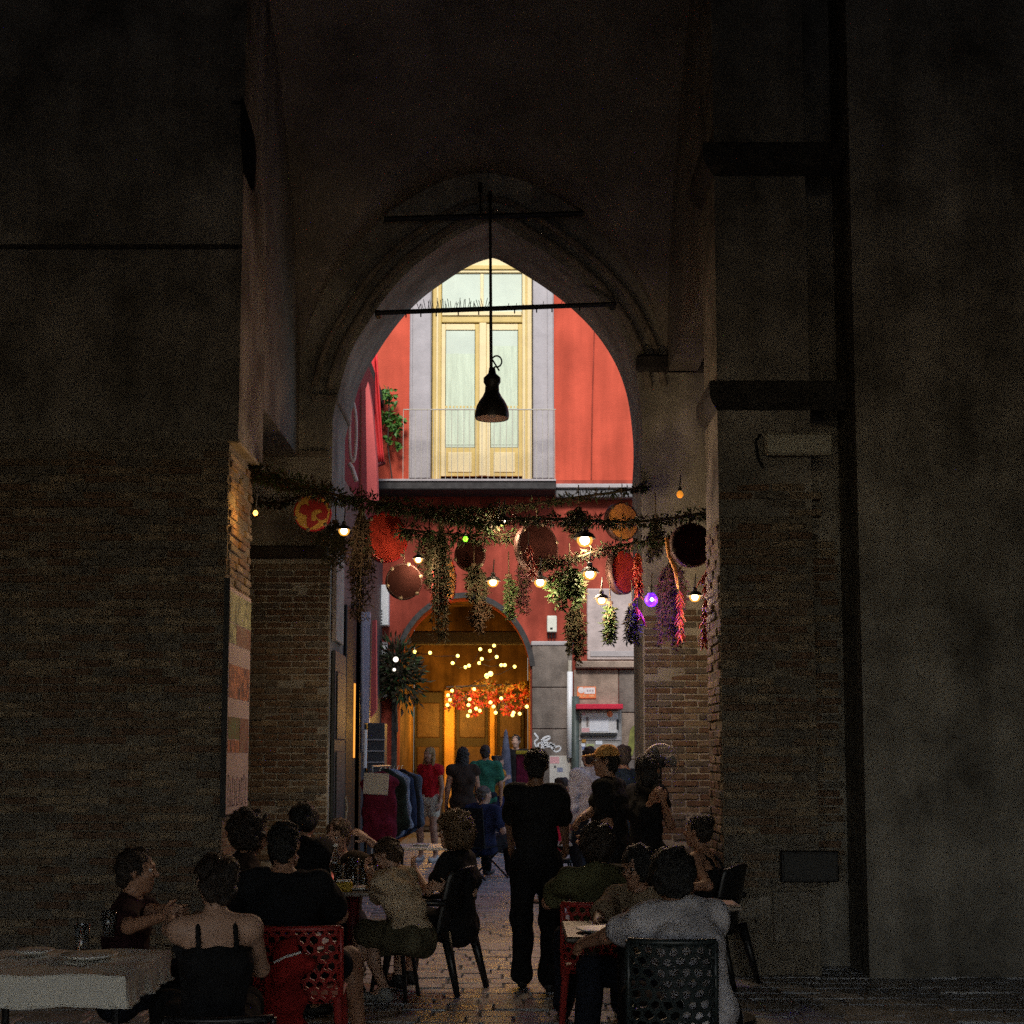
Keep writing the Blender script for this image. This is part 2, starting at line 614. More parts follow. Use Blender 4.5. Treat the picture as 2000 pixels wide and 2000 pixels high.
# ------------------------------------------------------------------ right near pillar
RPX, RPY = 1.606, 11.0
rp = thing('stone_pillar', 'massive right hand pillar of plaster over brick with two dark stone bands', 'pillar', (2.6, 11.5, 0))
zrb = zat(1010, RPY)
MB().box(RPX, 2.33, RPY, 11.72, 0, zrb).build('brick_core', m_mortar, rp)
MB().box(RPX, 2.33, RPY - .005, 11.72, zrb + .002, 9.2).build('plaster_shaft', m_plaster, rp)
MB().box(2.333, 2.66, RPY + 0.5, 11.72, 0, 9.2).build('recessed_bay', m_plaster, rp)
MB().box(2.663, 6.0, RPY - 0.1, 11.72, 0, 9.2).build('side_pilaster', m_plaster, rp)
for (p0, p1, ch) in ((277, 335, 0.10), (741, 796, 0.07)):
    z1, z0 = zat(p0, RPY - .1), zat(p1, RPY - .1)
    b = MB()
    pr = ch
    prof = [(0, z0), (pr * .7, z0 + (z1 - z0) * .25), (pr, z0 + (z1 - z0) * .5), (pr, z1 - .02), (pr * .9, z1), (0, z1)]
    V, F = [], []
    for (o, z) in prof:
        V += [(2.60, RPY - .006 - o, z), (RPX - o, RPY - .006 - o, z), (RPX - o, 11.74, z)]
    n = len(prof)
    for i in range(n - 1):
        for k in range(2):
            a = i * 3 + k
            F.append((a, a + 3, a + 4, a + 1))
    b.add(V, F)
    b.build('string_course', m_piperno, rp)
MB().bev(RPX - .012, 1.96, RPY - .03, RPY - .008, 0.45, 0.62, .01).build('base_stone', m_moulding, rp)
MB().bev(1.97, 2.32, RPY - .035, RPY - .008, 0.28, 0.66, .01).build('base_stone', m_moulding, rp)
lay_bricks([('y', RPY, RPX, 2.33, 0.68, zrb - .02, -1, 0.0), ('x', RPX, RPY + .02, 11.7, 0.68, zrb - .02, -1, 0.5), ('y', RPY + .5, 2.35, 2.64, 0.68, zrb - .02, -1, 1.0)], rp, 280)

def exposed(parent, axis, plane, sg, a0, a1, z0, rows, seed):
    rs = random.Random(seed)
    for r_ in range(rows):
        z = z0 + BH * (r_ + .5)
        a = a0 + (BL / 2 if r_ % 2 else 0)
        while a < a1 - BL * .6:
            if rs.random() < .62 * (1 - r_ / rows) ** 1.2:
                o = bpy.data.objects.new('brick', rs.choice(brick_meshes))
                C.objects.link(o); o.parent = parent
                off = plane + sg * (rs.uniform(.002, .012) - .055)
                loc = Vector((a + BL / 2, off, z)) if axis == 'y' else Vector((off, a + BL / 2, z))
                o.location = loc - worldloc(parent)
                o.rotation_euler = (0, rs.uniform(-.02, .02), (0 if axis == 'y' else math.pi / 2) + rs.uniform(-.02, .02))
            a += BL
exposed(rp, 'y', RPY - .005, -1, RPX, 2.33, zrb, 12, 2)
exposed(lp, 'y', LPY, -1, -4.6, LPX - .1, zb, 0, 3)
# dark metal box set in the right pillar, pale wall light above it
mbx = thing('meter_box', 'dark square meter box mounted low on the right brick pillar', 'meter box', (2.2, RPY, zat(1725, RPY)))
x0, x1 = xat(1522, 1690, RPY), xat(1660, 1690, RPY)
z0, z1 = zat(1722, RPY), zat(1661, RPY)
MB().bev(x0, x1 - .1, RPY - .07, RPY - .02, z0, z1, .008).build('cabinet', m_iron, mbx)
MB().bev(x0 + .02, x1 - .12, RPY - .078, RPY - .0705, z0 + .02, z1 - .02, .002).build('door', M('meter box door', (.02, .02, .019), .6), mbx)
wl = thing('wall_light', 'unlit long pale wall light high on the right pillar', 'lamp', at(1560, 895, RPY))
x0, x1, z0, z1 = xat(1490, 870, RPY), xat(1622, 870, RPY), zat(893, RPY), zat(850, RPY)
m_dif = M('frosted diffuser', (0.42, 0.40, 0.32), 0.5, 0.1, 6, 0.05)
MB().bev(x0, x1, RPY - .10, RPY - .03, z0, z1, .02).build('diffuser', m_dif, wl)
MB().box(x0 + .06, x1 - .06, RPY - .03, RPY - .006, z0 + .04, z1 - .04).build('bracket', m_iron, wl)
MB().tube([(x0 - .02, RPY - .02, z1), (x0 - .06, RPY - .02, z1 - .05), (x0 - .04, RPY - .02, z0 - .02), (x0, RPY - .02, z0 - .09)], .012, 6).build('cable', m_iron, wl)

# ------------------------------------------------------------------ end wall with the pointed arch
WY0, WY1 = 14.5, 15.6
XL, XR = xat(646, 1100, WY0), xat(1254, 1100, WY0)
trace = [(692, 786), (702, 752), (716, 722), (736, 691), (756, 660), (780, 628), (806, 599), (834, 574), (866, 552), (900, 529), (926, 515), (948, 507), (962, 504)]
traceR = [(975, 508), (992, 517), (1022, 535), (1062, 560), (1102, 590), (1138, 622), (1168, 656), (1192, 691), (1212, 731), (1226, 776), (1234, 830), (1238, 885)]
L = [(at(a, b, WY1).x, at(a, b, WY1).z) for a, b in trace]
R_ = [(at(a, b, WY1).x, at(a, b, WY1).z) for a, b in traceR]
def smooth2(p):
    return [tuple(q) for q in chaikin(p, 2)]
L = [(XL, 0), (XL, L[0][1] - .5)] + smooth2([(XL, L[0][1] - .42)] + L)
R_ = smooth2(R_ + [(XR, R_[-1][1] - .35)]) + [(XR, 0)]
ARCH = L + R_
aw = thing('arched_wall', 'plastered end wall pierced by the tall pointed stone archway', 'wall', ((XL + XR) / 2, 15.05, 0))
def arch_wall(left, right, X0, X1, Z1, Y0, Y1):
    """wall slab with an opening open to the ground; left rises to the apex, right descends from it"""
    b = MB()
    for pts, X in ((left, X0), (right, X1)):
        n = len(pts)
        V = []
        for (x, z) in pts:
            V += [(X, Y0, z), (x, Y0, z), (x, Y1, z), (X, Y1, z)]
        F = []
        for i in range(n - 1):
            a = 4 * i
            F += [(a, a + 1, a + 5, a + 4), (a + 1, a + 2, a + 6, a + 5), (a + 2, a + 3, a + 7, a + 6)]
        if X == X1:
            F = [f[::-1] for f in F]
        b.add(V, F)
    zt = left[-1][1]
    xa, xb = left[-1][0], right[0][0]
    zb_ = right[0][1]
    for Y in (Y0, Y1):
        f = [(0, 1, 2, 3, 4, 5)]
        b.add([(X0, Y, zt), (xa, Y, zt), (xb, Y, zb_), (X1, Y, zb_), (X1, Y, Z1), (X0, Y, Z1)], f if Y == Y0 else [f[0][::-1]])
    b.add([(xa, Y0, zt), (xa, Y1, zt), (xb, Y1, zb_), (xb, Y0, zb_)], [(0, 1, 2, 3)])
    b.add([(X0, Y0, Z1), (X1, Y0, Z1), (X1, Y1, Z1), (X0, Y1, Z1)], [(0, 1, 2, 3)])
    return b
arch_wall(L, R_, -5.2, 4.6, 9.6, WY0, WY1).build('wall_body', M('paler wall plaster', (0.46, 0.44, 0.38), 0.9, 0.35, 1.9, 0.8, spec=0.1, bscale=11, detail=12, streak=0.3), aw)  # plaster colour raised to make up for light missing on the lunette
def offset_curve(pts, d):
    out = []
    P = [Vector(p) for p in pts]
    for i, p in enumerate(P):
        t = P[min(i + 1, len(P) - 1)] - P[max(i - 1, 0)]
        t.normalize()
        nrm = Vector((-t.y, t.x))
        out.append(p + nrm * d)
    return out
up = [p for p in ARCH if p[1] > zat(775, WY0)]
for d, r, nm in ((0.10, .045, 'archivolt'), (0.26, .035, 'archivolt')):
    q = offset_curve(up, d)
    q = [p for i, p in enumerate(q) if i % 2 == 0 or i == len(q) - 1]
    MB().tube([(p.x, WY0 - r * .45, p.y) for p in q], r, 8).build(nm, m_moulding, aw, smooth=True)
# imposts and the moulding of the left pier, brick skin on the right pier
z0, z1 = zat(729, WY0), zat(697, WY0)
MB().bev(XR - .05, 2.6, WY0 - .12, WY0 - .004, z0, z1, .03).build('impost', m_piperno, aw)
MB().bev(-4.6, XL - .03, WY0 - .05, WY0 - .004, zat(892, WY0), zat(880, WY0), .012).build('impost', m_moulding, aw)
MB().bev(XL - .22, XL + .06, WY0 - .05, WY1 + .03, zat(776, WY0) - .05, zat(776, WY0) + .03, .015).build('impost', m_moulding, aw)
lay_bricks([('y', WY0, XR + .01, 2.3, 0.3, zat(1180, WY0), -1, 0.0)], aw, 200)
# brick skin of the left pier under a dark timber beam
zt = zat(1092, WY0)
lay_bricks([('y', WY0, xat(440, 1300, WY0), XL - .01, 0.1, zt - .02, -1, 0.0)], aw, 200)
MB().bev(xat(440, 1300, WY0), XL - .02, WY0 - .10, WY0 - .003, zt, zt + .13, .02).build('timber_beam', m_dark, aw)
# wall heads above the side openings of the bay
for X, y0, zlow, sg in ((LPX + .05, 12.425, zat(892, WY0), -1), (RPX, 11.725, zat(729, WY0), 1)):
    MB().box(min(X, X + sg * .3), max(X, X + sg * .3), y0, WY0 - .002, zlow, 9.2).build('side_wall_head', m_vault, aw)

# ------------------------------------------------------------------ groined vault over the bay, ceiling and walls of the near bay
vx0, vx1, vy0, vy1 = LPX + .05, RPX, 11.2, WY0
cx = (vx0 + vx1) / 2
hx = (vx1 - vx0) / 2
zs = zat(712, WY0)
rise = zat(338, WY0) - zs
def pointed(t):
    t = min(abs(t), 1.0)
    return (1 - t ** 1.75) ** 0.62
N1, N2 = 84, 70
V, F = [], []
for j in range(N2 + 1):
    for i in range(N1 + 1):
        x = vx0 + (vx1 - vx0) * i / N1; y = vy0 + (vy1 - vy0) * j / N2
        z = zs + max(rise * pointed((x - cx) / hx), (8.75 - zs) * pointed((y - 11.2) / (WY0 - 11.2)))
        V.append((x, y, z))
for j in range(N2):
    for i in range(N1):
        a = j * (N1 + 1) + i
        F.append((a, a + N1 + 1, a + N1 + 2, a + 1))
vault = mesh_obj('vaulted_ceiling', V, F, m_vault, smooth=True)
tag(vault, kind='structure')
roof = MB().box(-9, 9, -9.5, 15.6, 9.62, 11.7)  # unseen roof block, its height set to shade the lower facade
roof.box(-9, 9, -9.5, 11.19, 8.76, 8.9)
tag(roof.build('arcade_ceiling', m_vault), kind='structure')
sw = MB().box(-6.3, -6.0, -9.5, 15.6, 0, 9.6)
sw.box(6.0, 6.3, -9.5, 15.6, 0, 9.6)
tag(sw.build('arcade_side_wall', m_plaster), kind='structure')
bw = MB().box(-6.0, -5.0, -9.5, -9.2, 0, 9.6).box(5.0, 6.0, -9.5, -9.2, 0, 9.6).box(-5.0, 5.0, -9.5, -9.2, 5.45, 9.6)  # unseen wall, its wide opening sized to bring in fill light
tag(bw.build('unseen_back_wall', m_plaster), kind='structure')
# transverse walls closing the aisles beside the two pillars
tw = MB().box(-6.0, -4.9, 12.16, 12.3, 0, 9.6).box(4.3, 6.0, 11.73, 11.9, 0, 9.6)
tag(tw.build('aisle_wall', m_plaster), kind='structure')

# ------------------------------------------------------------------ red house across the street
FY = 27.0
f_ = lambda px, py, Y=FY: at(px, py, Y)
hs = thing('red_house', 'red rendered house across the lane with a tall cream balcony window and an arched portal', 'building', (0, FY, 0))
wx0, wx1 = f_(800, 700).x, f_(1082, 700).x
wz0, wz1 = f_(940, 936).z, f_(940, 478).z
px0, px1 = f_(776, 1400).x, f_(1036, 1400).x
pz = f_(900, 1168).z
psp = f_(900, 1320).z
pc = (px0 + px1) / 2
pr = (px1 - px0) / 2
zl = f_(1000, 1262).z            # top of the stone base
left = [(px0, 0), (px0, psp)] + [(pc - pr * math.cos(t), psp + (pz - psp) * math.sin(t)) for t in np.linspace(0.12, math.pi / 2, 12)]
right = [(pc + pr * math.cos(t), psp + (pz - psp) * math.sin(t)) for t in np.linspace(math.pi / 2 - .05, 0.12, 12)] + [(px1, psp), (px1, 0)]
zmid = wz0 - .02
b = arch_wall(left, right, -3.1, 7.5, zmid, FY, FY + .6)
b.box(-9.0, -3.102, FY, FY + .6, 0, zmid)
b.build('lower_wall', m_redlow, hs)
b = MB()
b.box(-9.0, wx0, FY, FY + .6, zmid + .002, 13.5).box(wx1, 9.0, FY, FY + .6, zmid + .002, 13.5).box(wx0 + .001, wx1 - .001, FY, FY + .6, wz1, 13.5)
b.build('wall', m_red, hs)
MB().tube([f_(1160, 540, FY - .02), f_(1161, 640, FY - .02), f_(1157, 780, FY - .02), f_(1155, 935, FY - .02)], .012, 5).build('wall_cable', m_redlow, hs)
# stone base to the right of the portal, block by block
sx0, sx1 = px1 + .03, 3.2
b_edge = f_(1118, 1400).x
zrow = [0, .75, 1.45, f_(1000, 1424).z, f_(1000, 1343).z, zl]
for i in range(5):
    MB().bev(sx0, b_edge, FY - .06, FY - .002, zrow[i] + .006, zrow[i + 1] - .006, .012).build('stone_block', m_stone, hs)
MB().bev(sx0 - .02, b_edge + .02, FY - .075, FY - .002, zl, zl + .09, .02).build('stone_cap', m_surround, hs)
zz = [0, .8, 1.6, f_(1180, 1392).z, f_(1180, 1308).z]
for i in range(4):
    x = b_edge + .02
    k = 0
    while x < sx1:
        w = min(random.uniform(.55, .95), sx1 - x)
        if sx1 - x - w < .3: w = sx1 - x
        MB().bev(x + .006, x + w - .006, FY - .05 - random.uniform(0, .008), FY - .002, zz[i] + .006, zz[i + 1] - .006, .01).build('stone_block', m_stone if i < 2 or random.random() < .3 else m_stone2, hs)
        x += w
MB().bev(b_edge + .06, sx1, FY - .20, FY - .002, f_(1180, 1306).z, f_(1180, 1292).z, .02).build('stone_ledge', m_stone2, hs)
MB().bev(f_(1146, 1200).x, sx1, FY - .055, FY - .002, f_(1180, 1290).z + .004, f_(1180, 1150).z, .02).build('render_panel', M('pale blind panel', (0.44, 0.36, 0.33), .9, .2, 3, .4), hs)
MB().bev(f_(1152, 1200).x, sx1, FY - .075, FY - .0555, f_(1180, 1283).z, f_(1180, 1272).z, .006).build('panel_moulding', m_surround, hs)
# portal surround and passage behind it
q = [(x, z) for x, z in left + right]
def band(pts, d, y0, y1):
    o = offset_curve(pts, d)
    b = MB()
    V = []
    for p, e in zip(pts, o):
        V += [(p[0], y0, p[1]), (e.x, y0, e.y), (e.x, y1, e.y), (p[0], y1, p[1])]
    F = []
    for i in range(len(pts) - 1):
        a = 4 * i
        F += [(a, a + 4, a + 5, a + 1), (a + 1, a + 5, a + 6, a + 2), (a, a + 3, a + 7, a + 4)]
    return b.add(V, F)
band(q[:-2], 0.10, FY - .07, FY - .002).build('portal_surround', m_piperno, hs)
PD = FY + 4.6
pb = MB()
pb.box(px0 - .05, px0 - .002, FY + .6, PD, 0, pz + .3).box(px1 + .002, px1 + .05, FY + .6, PD, 0, pz + .3)
pb.box(px0, px1, PD, PD + .1, 0, pz + .3).box(px0 - .05, px1 + .05, FY + .6, PD + .1, pz + .302, pz + .36)
pb.build('passage', m_portal, hs)
m_jamb = M('ochre painted jamb', (0.62, 0.33, 0.07), .7, .2, 4, .3)
for a, c in ((793, 806), (868, 888), (957, 967)):
    xa, xb = f_(a, 1450, PD).x, f_(c, 1450, PD).x
    MB().bev(xa, xb, PD - .16, PD - .004, 0, f_(a, 1348, PD).z, .02).build('door_jamb', m_jamb, hs)
for a, c in ((808, 866), (890, 955), (969, 1025)):
    xa, xb = f_(a, 1450, PD).x, f_(c, 1450, PD).x
    MB().bev(xa + .02, xb - .02, PD - .06, PD - .004, 0.05, f_(a, 1352, PD).z, .01).build('door_leaf', m_dark, hs)
    zz = f_(a, 1352, PD).z
    for k in range(3):
        MB().bev(xa + .08, xb - .08, PD - .085, PD - .061, .15 + k * zz / 3.2, .05 + (k + .9) * zz / 3.2, .02).build('door_panel', M('brown door panel', (.10, .055, .025), .6, .3, 6, .3), hs)
MB().bev(px0 + .02, px1 - .02, FY + 2.0, FY + 2.3, f_(900, 1258, FY + 2).z, f_(900, 1232, FY + 2).z, .03).build('passage_beam', m_dark, hs)

# balcony window
WD = FY + .22
sj = m_surround
MB().bev(wx0 + .003, f_(842, 700).x, FY - .05, WD + .2, wz0, wz1 - .003, .02).build('jamb', sj, hs)
MB().bev(f_(1041, 700).x, wx1 - .003, FY - .05, WD + .2, wz0, wz1 - .003, .02).build('jamb', sj, hs)
MB().bev(f_(1069, 700).x, wx1 - .02, FY - .085, FY - .051, wz0, wz1 - .02, .012).build('jamb_moulding', m_surround, hs)
MB().bev(wx0 + .02, f_(806, 700).x, FY - .085, FY - .051, wz0, wz1 - .02, .012).build('jamb_moulding', m_surround, hs)
wn_ = MB()
X = lambda px: f_(px, 700, WD).x
Z = lambda py: f_(940, py, WD).z
ws = wn_.bev(X(844), X(862), WD, WD + .1, wz0, wz1 - .01, .015).build('window_frame', m_cream, hs)
MB().bev(X(1020), X(1039), WD, WD + .1, wz0, wz1 - .01, .015).build('frame_stile', m_creaml, ws)
MB().bev(X(862), X(1020), WD + .001, WD + .1, Z(630), Z(612), .015).build('transom', m_cream, ws)
MB().bev(X(863), X(1019), WD - .03, WD, Z(617), Z(609), .008).build('transom_moulding', m_creaml, ws)
MB().bev(X(862), X(1020), WD + .001, WD + .1, Z(533), wz1 - .012, .015).build('head_rail', m_creaml, ws)
MB().bev(X(863), X(1019), WD - .03, WD, Z(527), Z(519), .008).build('head_moulding', m_cream, ws)
MB().bev(X(936), X(950), WD - .012, WD + .06, Z(930), Z(630), .012).build('meeting_stile', m_creaml, ws)
MB().bev(X(852), X(856), WD - .02, WD, wz0, wz1 - .03, .004).build('frame_bead', m_creaml, ws)
MB().bev(X(1026), X(1030), WD - .02, WD, wz0, wz1 - .03, .004).build('frame_bead', m_cream, ws)
m_glass = M('window glass', (0.50, 0.55, 0.42), 0.12, 0.10, 1.5, 0.0, spec=0.6)
m_curtain = M('sheer pale curtain', (0.52, 0.58, 0.42), .9, .14, 3, .3, stretch=(6, 1, .5))
for a, c in ((862, 936), (950, 1020)):
    lf = MB().bev(X(a), X(a + 8), WD + .02, WD + .07, Z(930), Z(632), .008).build('window_leaf', m_creaml, hs)
    MB().bev(X(c - 8), X(c), WD + .02, WD + .07, Z(930), Z(632), .008).build('leaf_stile', m_cream, lf)
    MB().bev(X(a + 8), X(c - 8), WD + .02, WD + .07, Z(644), Z(632), .008).build('leaf_rail', m_creaml, lf)
    MB().bev(X(a + 8), X(c - 8), WD + .02, WD + .07, Z(930), Z(874), .008).build('leaf_rail', m_cream, lf)
    MB().bev(X(a + 14), X(c - 14), WD + .005, WD + .019, Z(922), Z(883), .006).build('leaf_panel', m_creaml, lf)
    MB().box(X(a + 9), X(c - 9), WD + .035, WD + .05, Z(873), Z(645)).build('pane', m_glass, lf)
    MB().bev(X(a + 8), X(c - 8), WD + .03, WD + .034, Z(796), Z(792), .001).build('glazing_bar', m_cream, lf)
    cu = MB()
    V, F = [], []
    nn = 40
    for i in range(nn + 1):
        xx = X(a + 9) + (X(c - 9) - X(a + 9)) * i / nn
        yy = WD + .030 + .003 * math.sin(i * 1.3) + .002 * math.sin(i * 2.9)
        V += [(xx, yy + .0, Z(868)), (xx, yy, Z(690 if a < 900 else 675))]
    for i in range(nn):
        F.append((2 * i, 2 * i + 2, 2 * i + 3, 2 * i + 1))
    cu.add(V, F).build('curtain', m_curtain, lf, smooth=True)
MB().box(X(863), X(938), WD + .04, WD + .05, Z(611), Z(534)).build('transom_pane', m_glass, ws)
MB().box(X(944), X(1019), WD + .04, WD + .05, Z(611), Z(534)).build('transom_pane', m_glass, ws)
MB().bev(X(938), X(944), WD + .02, WD + .06, Z(611), Z(534), .006).build('transom_bar', m_creaml, ws)
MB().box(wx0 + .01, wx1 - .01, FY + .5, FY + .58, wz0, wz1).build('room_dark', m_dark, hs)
# balcony slab, rail and balusters
bz1, bz0 = zat(937, FY - .75), zat(956, FY - .75)
bx0, bx1 = xat(705, 940, FY - .75), xat(1086, 940, FY - .75)
bal = MB().bev(bx0, bx1, FY - .75, FY - .003, bz0, bz1, .02).build('balcony_slab', m_piperno, hs)
MB().bev(bx0, bx1, FY - .78, FY - .751, bz1 - .03, bz1 + .012, .006).build('slab_nosing', m_surround, bal)
MB().bev(bx1 + .01, 7.0, FY - .30, FY - .003, bz1 - .07, bz1 + .015, .015).build('string_course', m_surround, hs)
MB().bev(bx1 + .01, 7.0, FY - .24, FY - .003, bz0 - .06, bz1 - .072, .02).build('string_course', M('mid grey stone', (.13, .125, .125), .85, .25, 6, .4), hs)
rail_z = zat(800, FY - .7)
rl = MB().bev(xat(788, 800, FY - .7), bx1, FY - .72, FY - .69, rail_z - .009, rail_z + .009, .003).build('handrail', m_ironp, hs)
bm = None
nb = 26
for i in range(nb):
    x = xat(788, 800, FY - .7) + (bx1 - .02 - xat(788, 800, FY - .7)) * i / (nb - 1)
    if bm is None:
        o = MB().tube([(x, FY - .705, bz1), (x, FY - .705, rail_z)], .006, 6, False).build('baluster', m_ironp, hs)
        bm, bx = o, x
    else:
        o = bm.copy(); C.objects.link(o); o.location = (x - bx, 0, 0)

MB().bev(f_(975, 1500, FY - .3).x, px1 - .02, FY - .5, FY + .5, 0.013, .26, .02).build('doorstep', m_stone, hs)
# ------------------------------------------------------------------ left side of the lane
LX = -2.45
lh = thing('corner_house', 'tall house lining the lane on the left with dark shop shutters and a salmon edge', 'building', (-4, 21, 0))
MB().box(-7, LX, 15.65, 26.95, 0, zat(1010, 24)).build('shop_front', M('charcoal shop front', (.06, .065, .07), .6, .3, 3, .3), lh)
zc = zat(1010, 24)
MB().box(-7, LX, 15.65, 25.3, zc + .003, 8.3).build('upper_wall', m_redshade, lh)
MB().box(-7, LX - .003, 15.65, 26.95, 8.303, 8.5).build('eaves', m_piperno, lh)
# projecting salmon edge strips facing the camera
ya = 22.6
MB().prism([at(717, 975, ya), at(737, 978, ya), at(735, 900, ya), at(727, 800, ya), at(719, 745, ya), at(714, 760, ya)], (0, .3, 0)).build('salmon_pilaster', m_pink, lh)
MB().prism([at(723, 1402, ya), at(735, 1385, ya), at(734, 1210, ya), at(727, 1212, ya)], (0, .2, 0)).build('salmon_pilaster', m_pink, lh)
MB().box(at(709, 1300, ya).x, at(722, 1300, ya).x, ya, ya + .1, at(715, 1412, ya).z, at(715, 1195, ya).z).build('white_frame', M('lilac white frame', (.55, .54, .66), .5, .1), lh)
MB().tube([at(707, 1470, ya - .2), at(706, 1195, ya - .2)], .03, 8).build('drainpipe', M('zinc pipe', (.25, .25, .28), .4, .2, metal=.4), lh)
MB().tube([at(712, 1500, ya - .2), at(713, 1425, ya - .2)], .035, 8).build('drainpipe', m_white, lh)
for (a, c, t, bt) in ((655, 676, 1180, 1640), (678, 681, 1180, 1500), (686, 704, 1180, 1640)):
    yy = 20.8 + (a - 655) * .04
    MB().bev(LX + .004, LX + .05, yy, yy + .9, 0.02, zat(t, yy), .012).build('shutter', m_iron, lh)
MB().box(LX + .006, LX + .07, 21.76, 21.83, zat(1480, 21.8), zat(1335, 21.8)).build('lit_gap', M('shop light through a gap', (.8, .4, .1), .6, 0, 1, 0, emit=(1, .38, .05), estr=.9), lh)
# pale board and folded back dark door leaf on the left jamb of the archway
jb = thing('jamb_board', 'pale green board on the left jamb of the archway', 'sign', (XL + .03, 15.1, zat(1255, 15)))
MB().bev(XL + .006, XL + .035, 14.62, 15.4, zat(1255, 15), zat(1062, 15), .006).build('board', M('pale green sign panel', (.34, .38, .33), .6, .3, 5, .3), jb)
MB().bev(XL + .006, XL + .05, 14.60, 14.615, zat(1258, 15), zat(1060, 15), .004).build('edge_strip', m_surround, jb)
fd = thing('folded_door', 'dark door leaf folded back against the left jamb of the archway', 'door', (XL + .04, 15.1, 0))
MB().bev(XL + .005, XL + .045, 14.62, 15.56, .035, zat(1275, 15), .008).build('leaf', M('black green door', (.014, .017, .016), .45, .3, 5, .1), fd)
for k in range(3):
    MB().bev(XL + .046, XL + .06, 14.72, 15.46, .2 + k * .82, .9 + k * .82, .01).build('door_panel', M('black green door', (.014, .017, .016), .45, .3, 5, .1), fd)
MB().tube([(XL + .07, 15.44, 1.0), (XL + .09, 15.44, 1.12), (XL + .07, 15.44, 1.24)], .012, 6).build('handle', m_ironp, fd)

br = thing('furled_awning', 'red furled cloth awning hanging by the left wall beside the balcony', 'awning', at(745, 905, 25.2))
Yb = 25.2
V, F = [], []
n = 14
for j in range(13):
    t = j / 12
    yy = 690 + t * 212
    xl = 708 + t * 30
    xr = 737 + t * 13
    for i in range(n + 1):
        s_ = i / n
        p = at(xl + (xr - xl) * s_, yy, Yb + .06 * math.sin(s_ * 17 + t))
        V.append(p)
for j in range(12):
    for i in range(n):
        a = j * (n + 1) + i
        F.append((a, a + 1, a + n + 2, a + n + 1))
o = mesh_obj('cloth', V, F, M('scarlet awning cloth', (.62, .03, .03), .8, .1, 6, .3), br, smooth=True)
sm = o.modifiers.new('thick', 'SOLIDIFY'); sm.thickness = .02
MB().tube([at(737, 908, Yb), at(752, 902, Yb)], .045, 10).build('roller', M('maroon roller end', (.12, .01, .015), .5), br)
MB().tube([at(716, 700, Yb + .1), at(741, 905, Yb + .1)], .03, 8).build('arm', m_iron, br)
# curled iron bracket near the jamb
cb = thing('iron_scroll', 'pale curled iron bracket beside the arch jamb at the left of the lane', 'bracket', at(690, 930, 19))
pts = [at(a, b_, 19) for a, b_ in ((682, 775), (690, 785), (695, 810), (696, 850), (694, 890), (689, 905), (684, 890), (682, 850), (684, 800))]
MB().tube(chaikin(pts, 2), .022, 8).build('scroll', M('pale painted iron', (.75, .60, .50), .6), cb)
MB().tube([at(682, 905, 19), at(688, 915, 19), at(696, 940, 19)], .03, 8).build('foot', M('pale painted iron', (.75, .60, .50), .6), cb)
# air conditioner, white display panel, dark planter box on the red house corner
ac = thing('air_conditioner', 'white air conditioner on the red wall left of the portal', 'air conditioner', at(745, 1225, FY))
MB().bev(at(735, 1180, FY - .3).x, at(759, 1180, FY - .3).x, FY - .3, FY - .004, at(745, 1222, FY - .3).z, at(745, 1142, FY - .3).z, .02).build('casing', m_white, ac)
for k in range(5):
    z = at(745, 1218 - k * 6, FY - .3).z
    MB().box(at(737, 1180, FY - .3).x, at(747, 1180, FY - .3).x, FY - .312, FY - .301, z, z + .02).build('louvre', m_iron, ac)
wp = thing('notice_board', 'tall white panel on the wall below the air conditioner', 'panel', at(745, 1365, FY))
MB().bev(at(737, 1300, FY - .1).x, at(756, 1300, FY - .1).x, FY - .1, FY - .004, at(745, 1362, FY - .1).z, at(745, 1257, FY - .1).z, .015).build('board', m_white, wp)
MB().bev(at(736, 1300, FY - .1).x, at(757, 1300, FY - .1).x, FY - .12, FY - .101, at(745, 1259, FY - .1).z, at(745, 1254, FY - .1).z, .004).build('top_rail', m_surround, wp)
pl = thing('dark_cabinet', 'dark slatted cabinet standing on the lane behind the clothes rail', 'cabinet', at(735, 1480, 24))
ca, cc = at(718, 1440, 24).x, at(751, 1440, 24).x
MB().bev(ca, cc, 24, 24.5, .0, at(735, 1412, 24).z, .01).build('body', M('slate cabinet', (.05, .05, .055), .6, .2), pl)
for k in range(3):
    z = at(735, 1445 + 22 * k, 24).z
    MB().bev(ca - .01, cc + .01, 23.98, 24.0, z - .012, z + .012, .004).build('rail', m_surround, pl)
# ------------------------------------------------------------------ pendant lamp and its iron bars
PY = 14.3
lampx = xat(957, 700, PY)
pl = thing('pendant_lamp', 'black bell shaded pendant lamp hanging on a rod in the archway', 'lamp', at(961, 818, PY))
cxl, czl = xat(961, 818, PY), zat(818, PY)
k = PY / FPX
prof = [(33, 0), (34, 5), (33.5, 14), (31, 25), (26, 35), (19, 45), (14.5, 55), (13.5, 68), (17, 74), (17, 83), (12, 88), (8, 92), (6, 104), (0.2, 106)]
MB().lathe([(r * k, h * k) for r, h in prof], (cxl, PY, czl), 28).build('shade', M('black enamel', (.012, .012, .013), .45, .2, 20, .05), pl, smooth=True)
MB().lathe([(32 * k, 1 * k), (30 * k, 10 * k), (25 * k, 24 * k), (18 * k, 36 * k), (.1 * k, 40 * k)], (cxl, PY, czl), 28).build('shade_lining', M('pinkish enamel lining', (.80, .58, .50), .4, .05, 4, 0), pl, smooth=True)
MB().ball((cxl, PY, czl + 12 * k), 10 * k, 12, 8).build('bulb', M('unlit bulb glass', (.5, .45, .4), .2, 0, 1, 0), pl, smooth=True)
rod = MB()
